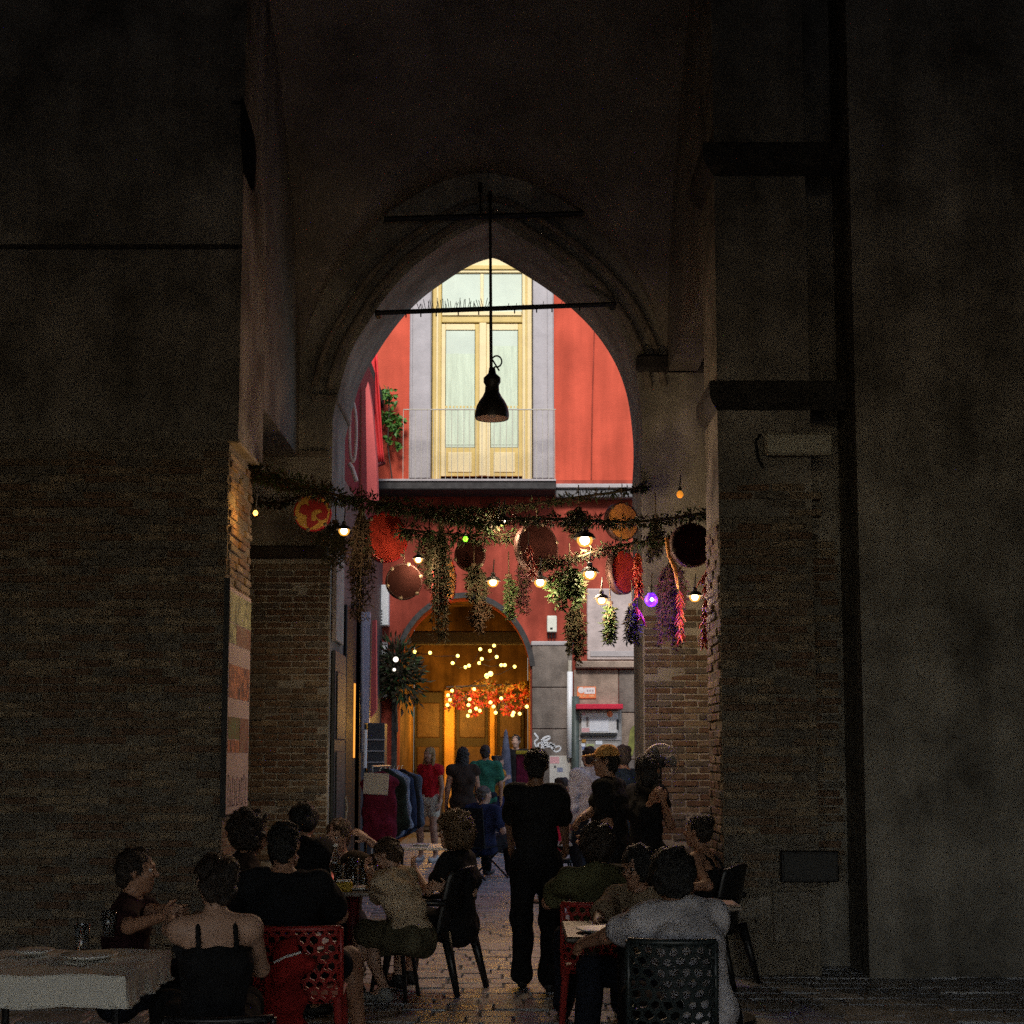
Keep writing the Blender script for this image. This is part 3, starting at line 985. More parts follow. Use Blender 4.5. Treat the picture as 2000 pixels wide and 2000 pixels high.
rod.tube([(cxl - .01, PY, czl + 100 * k), (lampx, PY, zat(420, PY)), (lampx, PY, zat(376, PY))], [.017, .014, .014], 8)
rod.build('rod', m_iron, pl, smooth=True)
MB().tube([(xat(937, 360, PY), PY, zat(358, PY)), (xat(939, 420, PY), PY, zat(423, PY))], .01, 6).build('hanger', m_iron, pl)
for q_ in (358, 376):
    MB().bev(xat(937 if q_ == 358 else 957, q_, PY) - .02, xat(937 if q_ == 358 else 957, q_, PY) + .02, PY - .015, WY0 - .003, zat(q_, PY) - .02, zat(q_, PY) + .015, .005).build('wall_bracket', m_iron, pl)
loop = []
for t in np.linspace(-2.4, 2.2, 14):
    p = at(970 + 10 * math.cos(t + .5), 706 - 11 * math.sin(t + .5), PY)
    loop.append(p)
MB().tube([at(962, 722, PY)] + loop + [at(975, 724, PY)], .009, 6).build('cord_loop', m_iron, pl, smooth=True)
bar = thing('iron_tie_bar', 'upper short black iron bar above the pendant lamp', 'bar', at(957, 423, PY + .05))
MB().tube([at(750, 428, PY + .06), at(1140, 417, PY + .06)], .03, 8).build('bar', m_iron, bar)
MB().tube([at(957, 423, PY + .06), at(957, 423, PY)], .03, 8).build('clamp', m_iron, bar)
bar2 = thing('iron_tie_bar', 'lower longer black iron bar with bird spikes across the archway', 'bar', at(957, 603, 14.38))
bp0, bp1 = at(738, 611, 14.38), at(1198, 594, 14.38)
MB().tube([bp0, bp1], .026, 8).build('bar', m_iron, bar2)
sp = MB()
for i in range(44):
    t = .17 + .36 * i / 43 if i < 36 else .55 + .3 * (i - 36) / 8
    p = bp0.lerp(bp1, t)
    hgt = random.uniform(.06, .13) if i < 36 else .05
    sp.tube([p, p + Vector((random.uniform(-.035, .035), random.uniform(-.04, .04), hgt))], .0032, 4)
tag(sp.build('bird_spikes', m_iron, bar2), kind='stuff')
for px in (793, 822, 852, 895, 935, 1005, 1048, 1078, 1132):
    p = bp0.lerp(bp1, (px - 738) / 460)
    MB().tube([p, p + Vector((0, 0, -.06))], .007, 5).build('hook', m_iron, bar2)
MB().bev(bp0.x - .03, bp0.x + .03, 14.37, 14.499, bp0.z - .03, bp0.z + .03, .01).build('anchor', m_iron, bar2)
MB().bev(bp1.x - .03, bp1.x + .03, 14.37, 14.499, bp1.z - .03, bp1.z + .03, .01).build('anchor', m_iron, bar2)

# ------------------------------------------------------------------ hanging sign on the left pillar, menu board
hsn = thing('hanging_banner', 'black lozenge shaped banner seen edge on high on the left pillar', 'banner', at(486, 280, 12.3))
p = [(470, 192), (474, 190), (496, 262), (500, 300), (497, 370), (491, 372), (474, 335), (469, 240)]
MB().prism([at(a, b, 11.25) for a, b in p], (0.0, .04, 0)).build('banner_cloth', M('black banner cloth', (.008, .008, .009), .9, .2), hsn)
MB().tube([at(472, 200, 11.27), Vector((LPX - .05, 11.27, zat(200, 11.27)))], .012, 6).build('bracket', m_iron, hsn)

MX = LPX + .06
mn = thing('menu_board', 'tall narrow menu board with food pictures on the side of the left brick pillar', 'menu board', (MX, 11.7, zat(1592, 11.3)))
my0, my1 = 11.02, 11.95
zt_, zb_ = zat(1160, 11.6), zat(1592, 11.1)
MB().bev(LPX + .025, MX, my0, my1, zb_, zt_, .008).build('board', M('menu paper', (.36, .285, .255), .7, .08, 4, .05), mn)
MB().box(LPX + .02, MX + .004, my0 - .012, my0 - .001, zb_ - .01, zt_ + .06).build('edge_frame', m_iron, mn)
mp = {n: M('print ' + n, c, .7, .6, 14, 0, col2=c2) for n, c, c2 in (
    ('salad', (.05, .09, .025), (.30, .30, .14)), ('orange dish', (.36, .08, .015), (.14, .10, .06)), ('dark dish', (.03, .022, .016), (.34, .13, .05)),
    ('mixed dish', (.36, .13, .02), (.05, .09, .02)), ('ink', (.06, .045, .045), (.34, .25, .24)))}
def strip(y0, y1, p0, p1, m, d=.003):
    MB().box(MX + .001, MX + d, y0, y1, zat(p1, 11.45), zat(p0, 11.45)).build('picture', m, mn)
strip(my0 + .02, my1 - .02, 1166, 1222, mp['salad'])
strip(my0 + .3, my1 - .02, 1224, 1262, mp['orange dish'])
strip(my0 + .02, my0 + .29, 1224, 1262, mp['salad'])
strip(my0 + .04, my1 - .04, 1302, 1366, mp['dark dish'])
strip(my0 + .04, my0 + .5, 1402, 1444, mp['mixed dish'])
strip(my0 + .52, my1 - .04, 1402, 1470, mp['orange dish'])
strip(my0 + .04, my0 + .5, 1446, 1470, mp['dark dish'])
for k in range(9):
    a = my0 + .08 + k * .09
    strip(a, a + .045, 1512 + (k * 7) % 12, 1565 + (k * 5) % 11, mp['ink'])
strip(my0 + .03, my1 - .03, 1570, 1573, mp['ink'])

# ------------------------------------------------------------------ garlands, dried bunches, tambourines, bulbs
m_leaf = [M('dry leaf olive', (.028, .028, .010), .9, .4, 20, 0), M('leaf green', (.024, .055, .010), .7, .4, 20, 0), M('dry leaf brown', (.045, .024, .010), .85, .4, 20, 0)]
m_rope = M('brown rope', (.06, .04, .02), .9, .3, 40, .2)
def leaf_quad(mb, c, d, ln, w):
    d = Vector(d).normalized()
    s_ = d.cross(Vector((random.uniform(-1, 1), random.uniform(-1, 1), random.uniform(-1, 1)))).normalized()
    n_ = d.cross(s_)
    c = Vector(c)
    mid = c + d * ln * .5 + n_ * ln * .12
    mb.add([c, mid - s_ * w, c + d * ln, mid + s_ * w], [(0, 1, 2, 3)])
def foliage(path, rad, count, ln, w, down=0.3, seed=1):
    random.seed(seed)
    mb = MB()
    P = [Vector(p) for p in path]
    for i in range(count):
        mb.mi = random.choice((0, 0, 1, 2))
        t = random.random() * (len(P) - 1)
        j = min(int(t), len(P) - 2)
        c = P[j].lerp(P[j + 1], t - j)
        dr = Vector((random.gauss(0, 1), random.gauss(0, 1), random.gauss(0, 1) - down))
        c = c + dr.normalized() * rad * random.random() ** .5
        leaf_quad(mb, c, dr, ln * random.uniform(.6, 1.3), w * random.uniform(.6, 1.2))
    return mb
def garland(label, px, Y0, Y1, rad, count, ln=.06, seed=1):
    n = len(px)
    path = [at(a, b, Y0 + (Y1 - Y0) * i / (n - 1)) for i, (a, b) in enumerate(px)]
    path = [Vector(p) for p in chaikin(path, 2)]
    g = thing('leaf_garland', label, 'garland', path[0], 'leafy garlands strung across the arcade')
    MB().tube(path, .014, 6).build('rope', m_rope, g)
    tag(foliage(path, rad * .85, int(count * 1.9), ln, .010, .5, seed).build('leaves', m_leaf, g), kind='stuff')
garland('thick dark leafy garland slung from the left brick pillar down to the middle', [(478, 917), (530, 930), (600, 952), (690, 975), (760, 985), (830, 996), (900, 1010), (962, 1018)], 12.1, 12.8, .085, 1500, seed=3)
garland('sparse leafy garland rising to the right pier above the orange tambourine', [(880, 1000), (960, 993), (1040, 985), (1120, 972), (1200, 962), (1262, 950)], 12.9, 14.3, .035, 420, seed=4)
garland('leafy garland running level just under the balcony to the right pillar', [(960, 1014), (1050, 1013), (1130, 1015), (1200, 1021), (1290, 1016), (1388, 1000)], 12.6, 11.9, .045, 560, seed=5)
garland('short dark garland of round leaves left of the green bulb', [(786, 1034), (850, 1042), (920, 1046), (1000, 1044)], 13.0, 13.0, .05, 300, .09, seed=6)
garland('thin garland above the red dotted chilli strings at the right', [(1060, 1100), (1120, 1092), (1180, 1072), (1250, 1058), (1330, 1050)], 12.8, 12.6, .045, 360, seed=7)
garland('faint garland loop hanging on the left pier behind the yellow bulb', [(488, 975), (530, 985), (575, 975), (640, 950)], 13.2, 13.6, .03, 160, seed=8)

def bunch(label, px, py0, py1, Y, wpx, count, mi, seed, ln=.05, w=.007):
    """stems hanging head down from one string, each with its own length and sway, leaves along them"""
    rs = random.Random(seed)
    random.seed(seed)
    top, bot = at(px, py0, Y), at(px, py1, Y)
    g = thing('dried_bunch', label, 'dried bunch', top, 'herb and leaf bunches hanging from the garlands')
    W = wpx / 2 * Y / FPX
    H = (top - bot).length
    MB().tube([top + Vector((0, 0, .18)), top + Vector((.004, 0, -.03))], .006, 5).build('string', m_rope, g)
    MB().tube([top + Vector((0, 0, -.03)), top + Vector((0, 0, -.055))], .03, 8).build('binding', m_rope, g)
    st, mb = MB(), MB()
    ns = max(11, int(count / 20))
    per = int(count * 3.4 / ns)
    for q in range(ns):
        a = rs.uniform(0, 6.28)
        L_ = H * (rs.uniform(.45, 1.0) if q > 3 else rs.uniform(.85, 1.05))
        out = W * rs.uniform(.15, 1.0) * (1.15 - .4 * L_ / H)
        drift = Vector((rs.uniform(-.25, .25) * W, rs.uniform(-.2, .2) * W, 0))
        P = []
        for k in range(6):
            t = k / 5
            rr = out * math.sin(min(1, t * 1.5) * math.pi / 2) * (1 - .25 * t)
            P.append(top + Vector((math.cos(a) * rr, math.sin(a) * rr * .8, -.03 - L_ * t)) + drift * t + Vector((rs.uniform(-.012, .012), rs.uniform(-.012, .012), 0)))
        st.tube(P, [.0045, .004, .0035, .003, .0025, .0015], 4, False)
        for k in range(per):
            mb.mi = mi if rs.random() < .72 else rs.choice((0, 2))
            t = (.12 + .88 * rs.random() ** .8) * 5
            j_ = min(int(t), 4)
            c_ = P[j_].lerp(P[j_ + 1], t - j_)
            leaf_quad(mb, c_, (rs.gauss(0, .7), rs.gauss(0, .7), rs.uniform(-1.1, .25)), ln * rs.uniform(.5, 1.4), w * rs.uniform(.5, 1.5))
    tag(st.build('stems', m_rope, g), kind='stuff')
    tag(mb.build('leaves', m_leaf + [M('bluish dry leaf', (.022, .026, .04), .9, .3, 20, 0), M('dusky pink leaf', (.085, .024, .032), .9, .3, 20, 0)], g), kind='stuff')
bunch('long brown dried bunch hanging left of the large red tambourine', 706, 985, 1212, 12.9, 66, 620, 2, 11)
bunch('dark straggly bunch hanging in front of the portal arch', 862, 1015, 1250, 12.9, 58, 620, 0, 12)
bunch('bushy dark olive bunch left of centre below the garland', 838, 1030, 1140, 13.1, 70, 420, 0, 13)
bunch('olive bunch below the small dark tambourine', 925, 1095, 1170, 13.2, 80, 330, 0, 14)
bunch('slim bright green bunch left of the portal bulbs', 993, 1115, 1205, 13.1, 34, 240, 1, 15)
bunch('dusky red bunch between the green bunch and the big drum', 1022, 1060, 1195, 13.2, 40, 300, 5, 16)
bunch('large leafy green spray with red flowers right of centre', 1112, 1100, 1180, 12.7, 92, 520, 1, 17, .065, .013)
bunch('dark green tail of the leafy spray over the white drainpipe', 1124, 1165, 1292, 12.75, 56, 460, 0, 18)
bunch('small plump bright green bunch beside the low bulb', 1191, 1168, 1248, 12.6, 34, 260, 1, 19, .055)
bunch('small blue black bunch near the violet light', 1234, 1172, 1250, 12.6, 32, 260, 3, 20, .055)
bunch('wide dusky violet bunch behind the violet light', 1312, 1085, 1262, 12.9, 90, 620, 5, 21)
bunch('olive bunch with flowers above the big bulb right of centre', 1130, 985, 1045, 13.0, 84, 330, 0, 22)
bunch('dark ragged bunch hanging on the left jamb above the shop sign', 655, 1010, 1105, 13.4, 90, 420, 0, 23)
bunch('olive sprig hanging above the right tambourine with the cord', 1280, 1000, 1085, 13.0, 60, 300, 0, 24)
bunch('thin brown bunch hanging down the right pier', 1392, 1110, 1265, 12.2, 30, 260, 2, 25)
bunch('brown bunch hanging in the centre below the olive bunch', 935, 1160, 1230, 13.25, 56, 260, 2, 26)

m_chili = [M('dried chilli red', (.24, .012, .010), .5, .3, 20, 0), M('dried chilli orange', (.28, .05, .010), .5, .3, 20, 0)]
def chilli(label, px0, py0, px1, py1, Y, count, seed):
    random.seed(seed)
    a, b_ = at(px0, py0, Y), at(px1, py1, Y)
    g = thing('chilli_string', label, 'chilli string', a, 'strings of dried chillies')
    MB().tube([a + Vector((0, 0, .12)), a, b_], .005, 5).build('string', m_rope, g)
    mb = MB()
    for i in range(count):
        mb.mi = 1 if random.random() < .3 else 0
        c = a.lerp(b_, random.random())
        t = random.uniform(0, 6.28)
        d = Vector((math.cos(t), math.sin(t), -1.1)).normalized()
        ln = random.uniform(.05, .085)
        mb.tube([c + d * .01, c + d * ln * .5 + Vector((0, 0, -.006)), c + d * ln + Vector((0, 0, -.02))], [.009, .0075, .001], 5, False)
    tag(mb.build('chillies', m_chili, g, smooth=True), kind='stuff')
chilli('dense red and orange chilli string beside the oval tambourine', 1245, 1078, 1248, 1158, 12.6, 130, 31)
chilli('thin chilli string crossing the big dark drum', 1032, 1065, 1042, 1120, 12.4, 34, 32)
chilli('red chilli string hanging down by the lowest right bulb', 1380, 1140, 1374, 1258, 12.1, 60, 33)
chilli('red chilli string left of the lowest right bulb', 1326, 1150, 1330, 1250, 12.7, 50, 34)
chilli('short chilli string right below the dark right drum', 1386, 1106, 1370, 1132, 11.9, 26, 35)
chilli('red chilli string among the dark bunches left of centre', 848, 1105, 848, 1190, 12.9, 26, 36)
chilli('short red chilli string beside the blue black bunch', 1244, 1185, 1255, 1212, 12.6, 24, 37)

def drum(label, px, py, rx, ry, Y, skin, rim, group='tambourines hung along the garlands', tilt=0.0, paint=None):
    """tambourine: hoop, stretched skin, jingles; narrower than tall = turned away"""
    c = at(px, py, Y)
    R = ry * Y / FPX
    ang = math.acos(max(-1, min(1, rx / ry))) * (1 if tilt >= 0 else -1)
    g = thing('tambourine', label, 'tambourine', c, group)
    rot = Matrix.Rotation(ang, 3, 'Z')
    def put(mb, name, m, smooth=False):
        mb.V = [tuple(rot @ Vector(v) + c) for v in mb.V]
        return mb.build(name, m, g, smooth)
    put(MB().lathe([(R * .93, -.03), (R, -.03), (R, .04), (R * .93, .04), (R * .93, -.03)], (0, 0, 0), 32, 'y'), 'hoop', rim, True)
    put(MB().lathe([(.001, -.024), (R * .5, -.026), (R * .935, -.026)], (0, 0, 0), 32, 'y'), 'skin', skin)
    for k in range(6):
        t = k * math.pi / 3 + .3
        put(MB().lathe([(.001, -.004), (.018, 0), (.001, .004)], (math.cos(t) * R * .965, -.034, math.sin(t) * R * .965), 10, 'y'), 'jingle', M('tin jingle', (.16, .13, .09), .5, 0, 1, 0, metal=.6))
    put(MB().tube([(0, 0, R), (0, 0, R + .14)], .005, 5), 'cord', m_rope)
    if paint:
        poly, m = paint
        k = Y / FPX
        V = [((x - px) * k, -.031, (py - y) * k) for x, y in poly]
        put(MB().prism(V, (0, .003, 0)), 'painted_motif', m)
    return g
m_skin = M('straw yellow skin', (.50, .30, .06), .7, .15, 12, .1)
m_dskin = M('dark maroon skin', (.022, .007, .006), .9, .3, 8, .1, spec=.05)
m_rskin = M('red painted skin', (.26, .025, .015), .9, .4, 8, .1, spec=.1)
m_rim = M('red lacquer hoop', (.38, .012, .015), .5, .15, 10, .05)
m_drim = M('dark hoop', (.05, .018, .015), .6, .2, 10, .05)
m_orange = M('orange skin', (.42, .17, .035), .7, .2, 10, .1)
mot = [(300, 620), (350, 460), (450, 430), (540, 470), (510, 360), (640, 240), (780, 240), (770, 350), (900, 400), (990, 600), (960, 760), (850, 810), (760, 790), (700, 700), (780, 650), (860, 620),
       (800, 560), (700, 560), (600, 620), (590, 750), (600, 820), (660, 840), (740, 800), (770, 860), (680, 940), (560, 1010), (500, 970), (480, 850), (490, 700), (420, 690)]
mot = [(560 + x * 160 / 1932, 950 + y * 160 / 1932) for x, y in mot]
drum('yellow tambourine with a red painted figure, hanging left by the brightest bulb', 611, 1002, 37, 37, 13.0, m_skin, m_rim, paint=(mot, M('red paint', (.30, .008, .012), .6, .1, 20, 0)))
drum('large red tambourine right of the long brown bunch', 752, 1050, 40, 50, 13.1, m_rskin, m_rim)
drum('round dark tambourine low at the left in front of the red wall', 789, 1136, 35, 36, 12.9, m_dskin, m_drim)
drum('half hidden dark tambourine under the green bulb', 918, 1085, 31, 31, 13.3, m_dskin, m_drim)
drum('large dark oval tambourine in the middle crossed by chillies', 1048, 1070, 40, 50, 12.9, m_dskin, m_drim)
drum('narrow red rimmed tambourine turned nearly edge on', 872, 1132, 12, 42, 13.15, m_orange, m_rim)
drum('orange tambourine on the garland at the right of the arch', 1214, 1019, 32, 38, 13.4, m_orange, m_drim)
drum('reddish oval tambourine left of the dense chilli string', 1214, 1117, 27, 45, 12.9, m_rskin, m_drim)
drum('very dark tambourine at the right before the brick pier', 1350, 1065, 42, 44, 12.5, M('black brown skin', (.022, .008, .010), .95, .3, 8, .1, spec=.03), m_drim)
fe = MB().tube([at(1302, 1050, 12.4), at(1306, 1085, 12.4), at(1318, 1110, 12.4), at(1324, 1150, 12.4)], [.02, .018, .02, .008], 6)
fo = thing('yellow_ribbon', 'twisted yellow ribbon hanging left of the very dark tambourine', 'ribbon', at(1302, 1050, 12.4))
fe.build('ribbon', m_orange, fo, smooth=True)

m_halo = bpy.data.materials.new('amber halo shell')  # glowing shell added to imitate the blurred halo round a bulb
m_halo.use_nodes = True
_n = m_halo.node_tree
_p = _n.nodes['Principled BSDF']
_tr = _n.nodes.new('ShaderNodeBsdfTransparent')
_em = _n.nodes.new('ShaderNodeEmission')
_em.inputs[0].default_value = (1, .42, .06, 1)
_em.inputs[1].default_value = 1.5
_mx = _n.nodes.new('ShaderNodeMixShader')
_mx.inputs[0].default_value = .42
_n.links.new(_tr.outputs[0], _mx.inputs[1]); _n.links.new(_em.outputs[0], _mx.inputs[2])
_n.links.new(_mx.outputs[0], _n.nodes['Material Output'].inputs[0])
def bulb(label, px, py, Y, rpx, col, estr, watt, group='festoon bulbs hung along the garlands', shade=True):
    c = at(px, py, Y)
    r = rpx * Y / FPX
    g = thing('festoon_bulb', label, 'light bulb', c, group)
    big = col == WH
    mt = M('bulb light %s %s' % (col, estr), col, .5, 0, 1, 0, emit=col if not big else (1, .84, .6), estr=estr)
    prof = [(.001, -1), (.6, -.82), (.95, -.3), (1, .1), (.8, .6), (.42, 1.05), (.4, 1.2)]
    q = .74 if big else 1.0
    MB().lathe([(a * r * q, h * r * q) for a, h in prof], c, 14).build('filament_glow' if big else 'glass', mt, g, smooth=True)
    if 'violet' in label:
        MB().ball((c.x, c.y - r * .75, c.z), r * .34, 10, 7).build('filament_glow', M('blue white core', (.5, .8, 1), .5, 0, 1, 0, emit=(.35, .75, 1), estr=5), g, smooth=True)
    if big:
        MB().lathe([(a * r * 1.22, h * r * 1.12) for a, h in prof], c, 16).build('glass', m_halo, g, smooth=True)  # added halo shell, larger than the bulb itself
    MB().lathe([(r * .44, r * 1.05), (r * .5, r * 1.1), (r * .5, r * 2.0), (r * .2, r * 2.2), (.001, r * 2.2)], c, 10).build('socket', m_iron, g)
    MB().tube([c + Vector((0, 0, r * 2.1)), c + Vector((.01, 0, r * 2.1 + .12))], .006, 5).build('wire', m_iron, g)
    if shade:
        MB().lathe([(r * 1.75, r * .25), (r * 1.3, r * .95), (r * .5, r * 1.35), (r * .45, r * 1.3), (r * 1.2, r * .85), (r * 1.68, r * .25)], c, 18).build('shade', m_iron, g, smooth=True)
    if watt:
        ld = bpy.data.lights.new('bulb_light', 'POINT')
        ld.energy = watt
        ld.color = col if col[2] < 1 or col[0] > .5 else (.13, .02, 1)
        ld.shadow_soft_size = .05
        lo = bpy.data.objects.new('bulb_light', ld)
        C.objects.link(lo)
        lo.parent = g
        lo.location = (0, 0, -r * 1.35)
    return g
WARM = (1.0, .52, .16)
WH = (1.0, .70, .42)
WW = 17.0
bulb('bright bulb beside the yellow tambourine', 672, 1037, 12.6, 9, WH, 14, WW * .14)
bulb('bright double bulb on the thick garland in the middle', 984, 1018, 12.75, 8, WH, 14, WW)
bulb('twin of the double bulb on the thick garland', 974, 1014, 12.9, 7, WH, 14, 0)
bulb('largest bright bulb below the olive flower bunch', 1142, 1055, 12.7, 13, WH, 16, WW)
bulb('small bulb above the low dark tambourine', 817, 1093, 12.8, 7, WH, 14, WW * .6)
bulb('bulb over the portal next to the slim green bunch', 963, 1137, 12.9, 9, WH, 14, WW * .7)
bulb('bulb under the large dark oval tambourine', 1055, 1137, 12.6, 10, WH, 14, WW)
bulb('bulb above the leafy green spray', 1152, 1121, 12.6, 11, WH, 14, WW)
bulb('bulb beside the small plump green bunch', 1175, 1172, 12.5, 9, WH, 14, WW)
bulb('bulb farthest right, low before the brick pier', 1357, 1166, 12.3, 9, WH, 14, WW * 1.2)
bulb('small yellow bulb at the edge of the left brick pillar', 499, 1002, 11.4, 5, (1, .50, .10), 3, 3.6, shade=False)
bulb('small green bulb above the half hidden tambourine', 909, 1053, 12.7, 5, (.25, 1, .03), 1.6, .2, shade=False)
bulb('dim orange bulb on the right pier', 1328, 966, 13.2, 7, (.9, .32, .03), .55, .2, shade=False)
bulb('violet blue light in the bunches at the right', 1272, 1172, 12.5, 13, (.13, .015, 1), 1.15, 9.0, shade=False)
bulb('red dot bulb on the left garland', 562, 949, 12.4, 3, (1, .05, .03), .5, 0, shade=False)

# fairy lights, red flower canopy in the portal
fl = thing('fairy_lights', 'web of warm fairy lights in the portal of the red house', 'string lights', f_(930, 1330, FY + 1))
pts = [(840, 1275), (810, 1273), (894, 1281), (884, 1295), (909, 1303), (916, 1300), (938, 1268), (957, 1271), (965, 1261), (970, 1283), (941, 1287), (936, 1295), (979, 1299), (986, 1299), (1005, 1302), (951, 1320), (958, 1316),
       (883, 1349), (875, 1358), (879, 1367), (874, 1377), (926, 1346), (917, 1366), (915, 1377), (918, 1389), (914, 1398), (930, 1384), (937, 1388), (958, 1372), (964, 1380), (968, 1392), (979, 1364), (1003, 1392), (1001, 1397), (1015, 1394), (1029, 1380)]
mfl = M('fairy light', (1, .78, .30), .5, 0, 1, 0, emit=(1, .70, .14), estr=3.2)
fcable = MB()
prev = None
for i, (a, b_) in enumerate(pts):
    Yf = FY + .55 + .5 * ((i * 37) % 10) / 10
    c = f_(a, b_, Yf)
    r = .034 if b_ not in (1316, 1320) else .05
    MB().ball(c, r, 8, 6).build('bulb', mfl, fl, smooth=True)
    if prev is not None and (c - prev).length < 1.2:
        mid = (c + prev) / 2 + Vector((0, 0, -.05))
        fcable.tube([prev, mid, c], .006, 4, False)
    prev = c
fcable.build('cable', m_iron, fl)
for a, b_, e, dy_ in ((925, 1350, 16, 1.3), (960, 1412, 26, 1.6), (872, 1405, 48, 3.6), (1000, 1350, 14, 1.3), (850, 1400, 12, 1.2), (960, 1375, 26, 3.5)):
    ld = bpy.data.lights.new('fairy_glow', 'POINT'); ld.energy = e; ld.color = (1, .50, .08); ld.shadow_soft_size = .25
    lo = bpy.data.objects.new('fairy_glow', ld); C.objects.link(lo); lo.parent = fl
    lo.location = f_(a, b_, FY + dy_) - fl.location
random.seed(5)
rf = thing('flower_canopy', 'red and orange flower canopy hung under the fairy lights in the portal', 'flowers', f_(955, 1400, FY + 2))
mb = MB()
for i in range(5200):
    a = random.uniform(872, 1036); 
    lo_, hi_ = 1345 - 12 * (a > 930), 1388 + 8 * math.sin(a * .09)
    b_ = random.uniform(lo_, hi_)
    if math.sin(a * .19 + 1.3) + math.sin(b_ * .31 + a * .05) + .6 * math.sin(a * .47 - b_ * .22) < random.uniform(-.5, .9):
        continue
    c = f_(a, b_, FY + 1.4 + random.uniform(0, .7))
    mb.mi = random.choice((0, 0, 1, 1, 2)) if b_ > 1352 else random.choice((2, 1, 2))
    leaf_quad(mb, c, (random.gauss(0, 1), random.gauss(0, 1), random.gauss(0, 1)), .085, .024)
tag(mb.build('petals', [M('red petals', (.42, .022, .01), .6, .3, 20, 0), M('orange petals', (.42, .085, .012), .6, .3, 20, 0), M('ochre leaves', (.20, .12, .012), .7, .3, 20, 0)], rf), kind='stuff')
MB().tube([f_(872, 1342, FY + 1.7), f_(1034, 1336, FY + 1.7)], .02, 6).build('pole', m_dark, rf)
br_ = thing('bare_branch_wreath', 'dark bushy branch arrangement on the left jamb of the portal', 'branches', f_(775, 1420, FY - .4))
br_path = [f_(770, 1275, FY - .3), f_(778, 1310, FY - .3), f_(790, 1345, FY - .3)]
tag(foliage(br_path, .42, 900, .18, .03, 0, 41).build('leaves', m_leaf, br_), kind='stuff')
MB().tube([f_(775, 1430, FY - .3)] + br_path, .03, 6).build('stem', m_dark, br_)
for a, b_ in ((773, 1288), (770, 1308)):
    MB().ball(f_(a, b_, FY - .75), .05 if b_ < 1300 else .03, 8, 6).build('lamp_globe', M('white globe lamp', (1, .9, .75), .5, 0, 1, 0, emit=(1, .9, .75), estr=1.4), br_, smooth=True)

# ivy on the red wall by the balcony
vy = thing('climbing_plant', 'green leafy plant by the left end of the balcony window', 'plant', f_(762, 930, FY - .3))
random.seed(9)
mb = MB()
stem = [f_(766, 936, FY - .3), f_(757, 870, FY - .3), f_(760, 800, FY - .3), f_(758, 755, FY - .3)]
for a, b_, rr, nn in ((757, 770, 13, 70), (756, 815, 13, 60), (770, 828, 11, 50), (779, 820, 8, 30), (775, 843, 8, 25), (768, 790, 6, 14), (756, 860, 8, 20), (780, 870, 7, 16)):
    for i in range(nn):
        t, q_ = random.uniform(0, 6.28), rr * random.random() ** .5
        c = f_(a + q_ * math.cos(t), b_ + q_ * math.sin(t), FY - .3 + random.uniform(-.15, .15))
        leaf_quad(mb, c, (random.gauss(0, 1), random.gauss(0, .6), random.gauss(0, .8) - .4), .11, .035)
tag(mb.build('leaves', [M('fresh leaf', (.055, .15, .015), .6, .35, 20, 0)], vy), kind='stuff')
MB().tube(stem, .012, 5).build('stem', m_dark, vy)

# ------------------------------------------------------------------ street furniture on the red house
dp = thing('downpipe', 'white upper and green lower downpipe beside the cash machine', 'pipe', f_(1118, 1640, FY - .15))
MB().tube([f_(1113, 1290, FY - .12), f_(1113, 1318, FY - .12)], .04, 8).build('offset_bend', m_ironp, dp)
MB().tube([f_(1113, 1312, FY - .12), f_(1112, 1480, FY - .12)], .055, 10).build('white_pipe', m_white, dp, smooth=True)
MB().tube([f_(1124, 1360, FY - .12), f_(1123, 1640, FY - .12)], .075, 10).build('green_pipe', M('dull green pipe', (.07, .09, .075), .5, .3, 6, .1), dp, smooth=True)
bp_ = thing('street_pipe', 'tall black iron pipe at the right edge of the archway', 'pipe', at(1260, 1650, 16.2))
MB().tube([at(1259, 1240, 16.2), at(1261, 1560, 16.2), (at(1261, 1560, 16.2).x, 16.2, 0)], .06, 10).build('pipe', m_iron, bp_, smooth=True)
MB().tube([at(1272, 1180, 16.25), at(1272, 1400, 16.25)], .035, 8).build('thin_pipe', M('greenish pipe', (.05, .06, .045), .6, .3), bp_, smooth=True)
for py in (1300, 1420):
    MB().bev(at(1252, py, 16.1).x, at(1282, py, 16.1).x, 16.1, 16.35, at(1260, py, 16.2).z - .03, at(1260, py, 16.2).z + .03, .008).build('clip', m_iron, bp_)
atm = thing('cash_machine', 'white and grey cash machine with a red canopy set in the stone wall', 'cash machine', f_(1172, 1640, FY))
AX = lambda px, Y=FY - .14: f_(px, 1400, Y).x
AZ = lambda py, Y=FY - .14: f_(1170, py, Y).z
MB().bev(AX(1128), AX(1214), FY - .13, FY - .052, AZ(1610), AZ(1386), .02).build('housing', M('grey steel housing', (.30, .285, .265), .45, .15, 6, .05, metal=.2), atm)
MB().bev(AX(1125, FY - .4), AX(1217, FY - .4), FY - .42, FY - .052, f_(1170, 1385, FY - .4).z, f_(1170, 1375, FY - .4).z, .01).build('red_canopy', M('red canopy', (.62, .02, .05), .4, .1), atm)
MB().bev(AX(1135), AX(1206), FY - .17, FY - .131, AZ(1432), AZ(1392), .008).build('fascia', M('off white fascia', (.62, .60, .58), .4, .1, 8, 0), atm)
MB().bev(AX(1151), AX(1188), FY - .178, FY - .171, AZ(1429), AZ(1404), .003).build('screen', M('pale screen', (.72, .73, .76), .3, .06, 10, 0), atm)
MB().box(AX(1145), AX(1149), FY - .176, FY - .1705, AZ(1419), AZ(1401)).build('side_slot', M('brown grey slot', (.22, .18, .16), .6), atm)
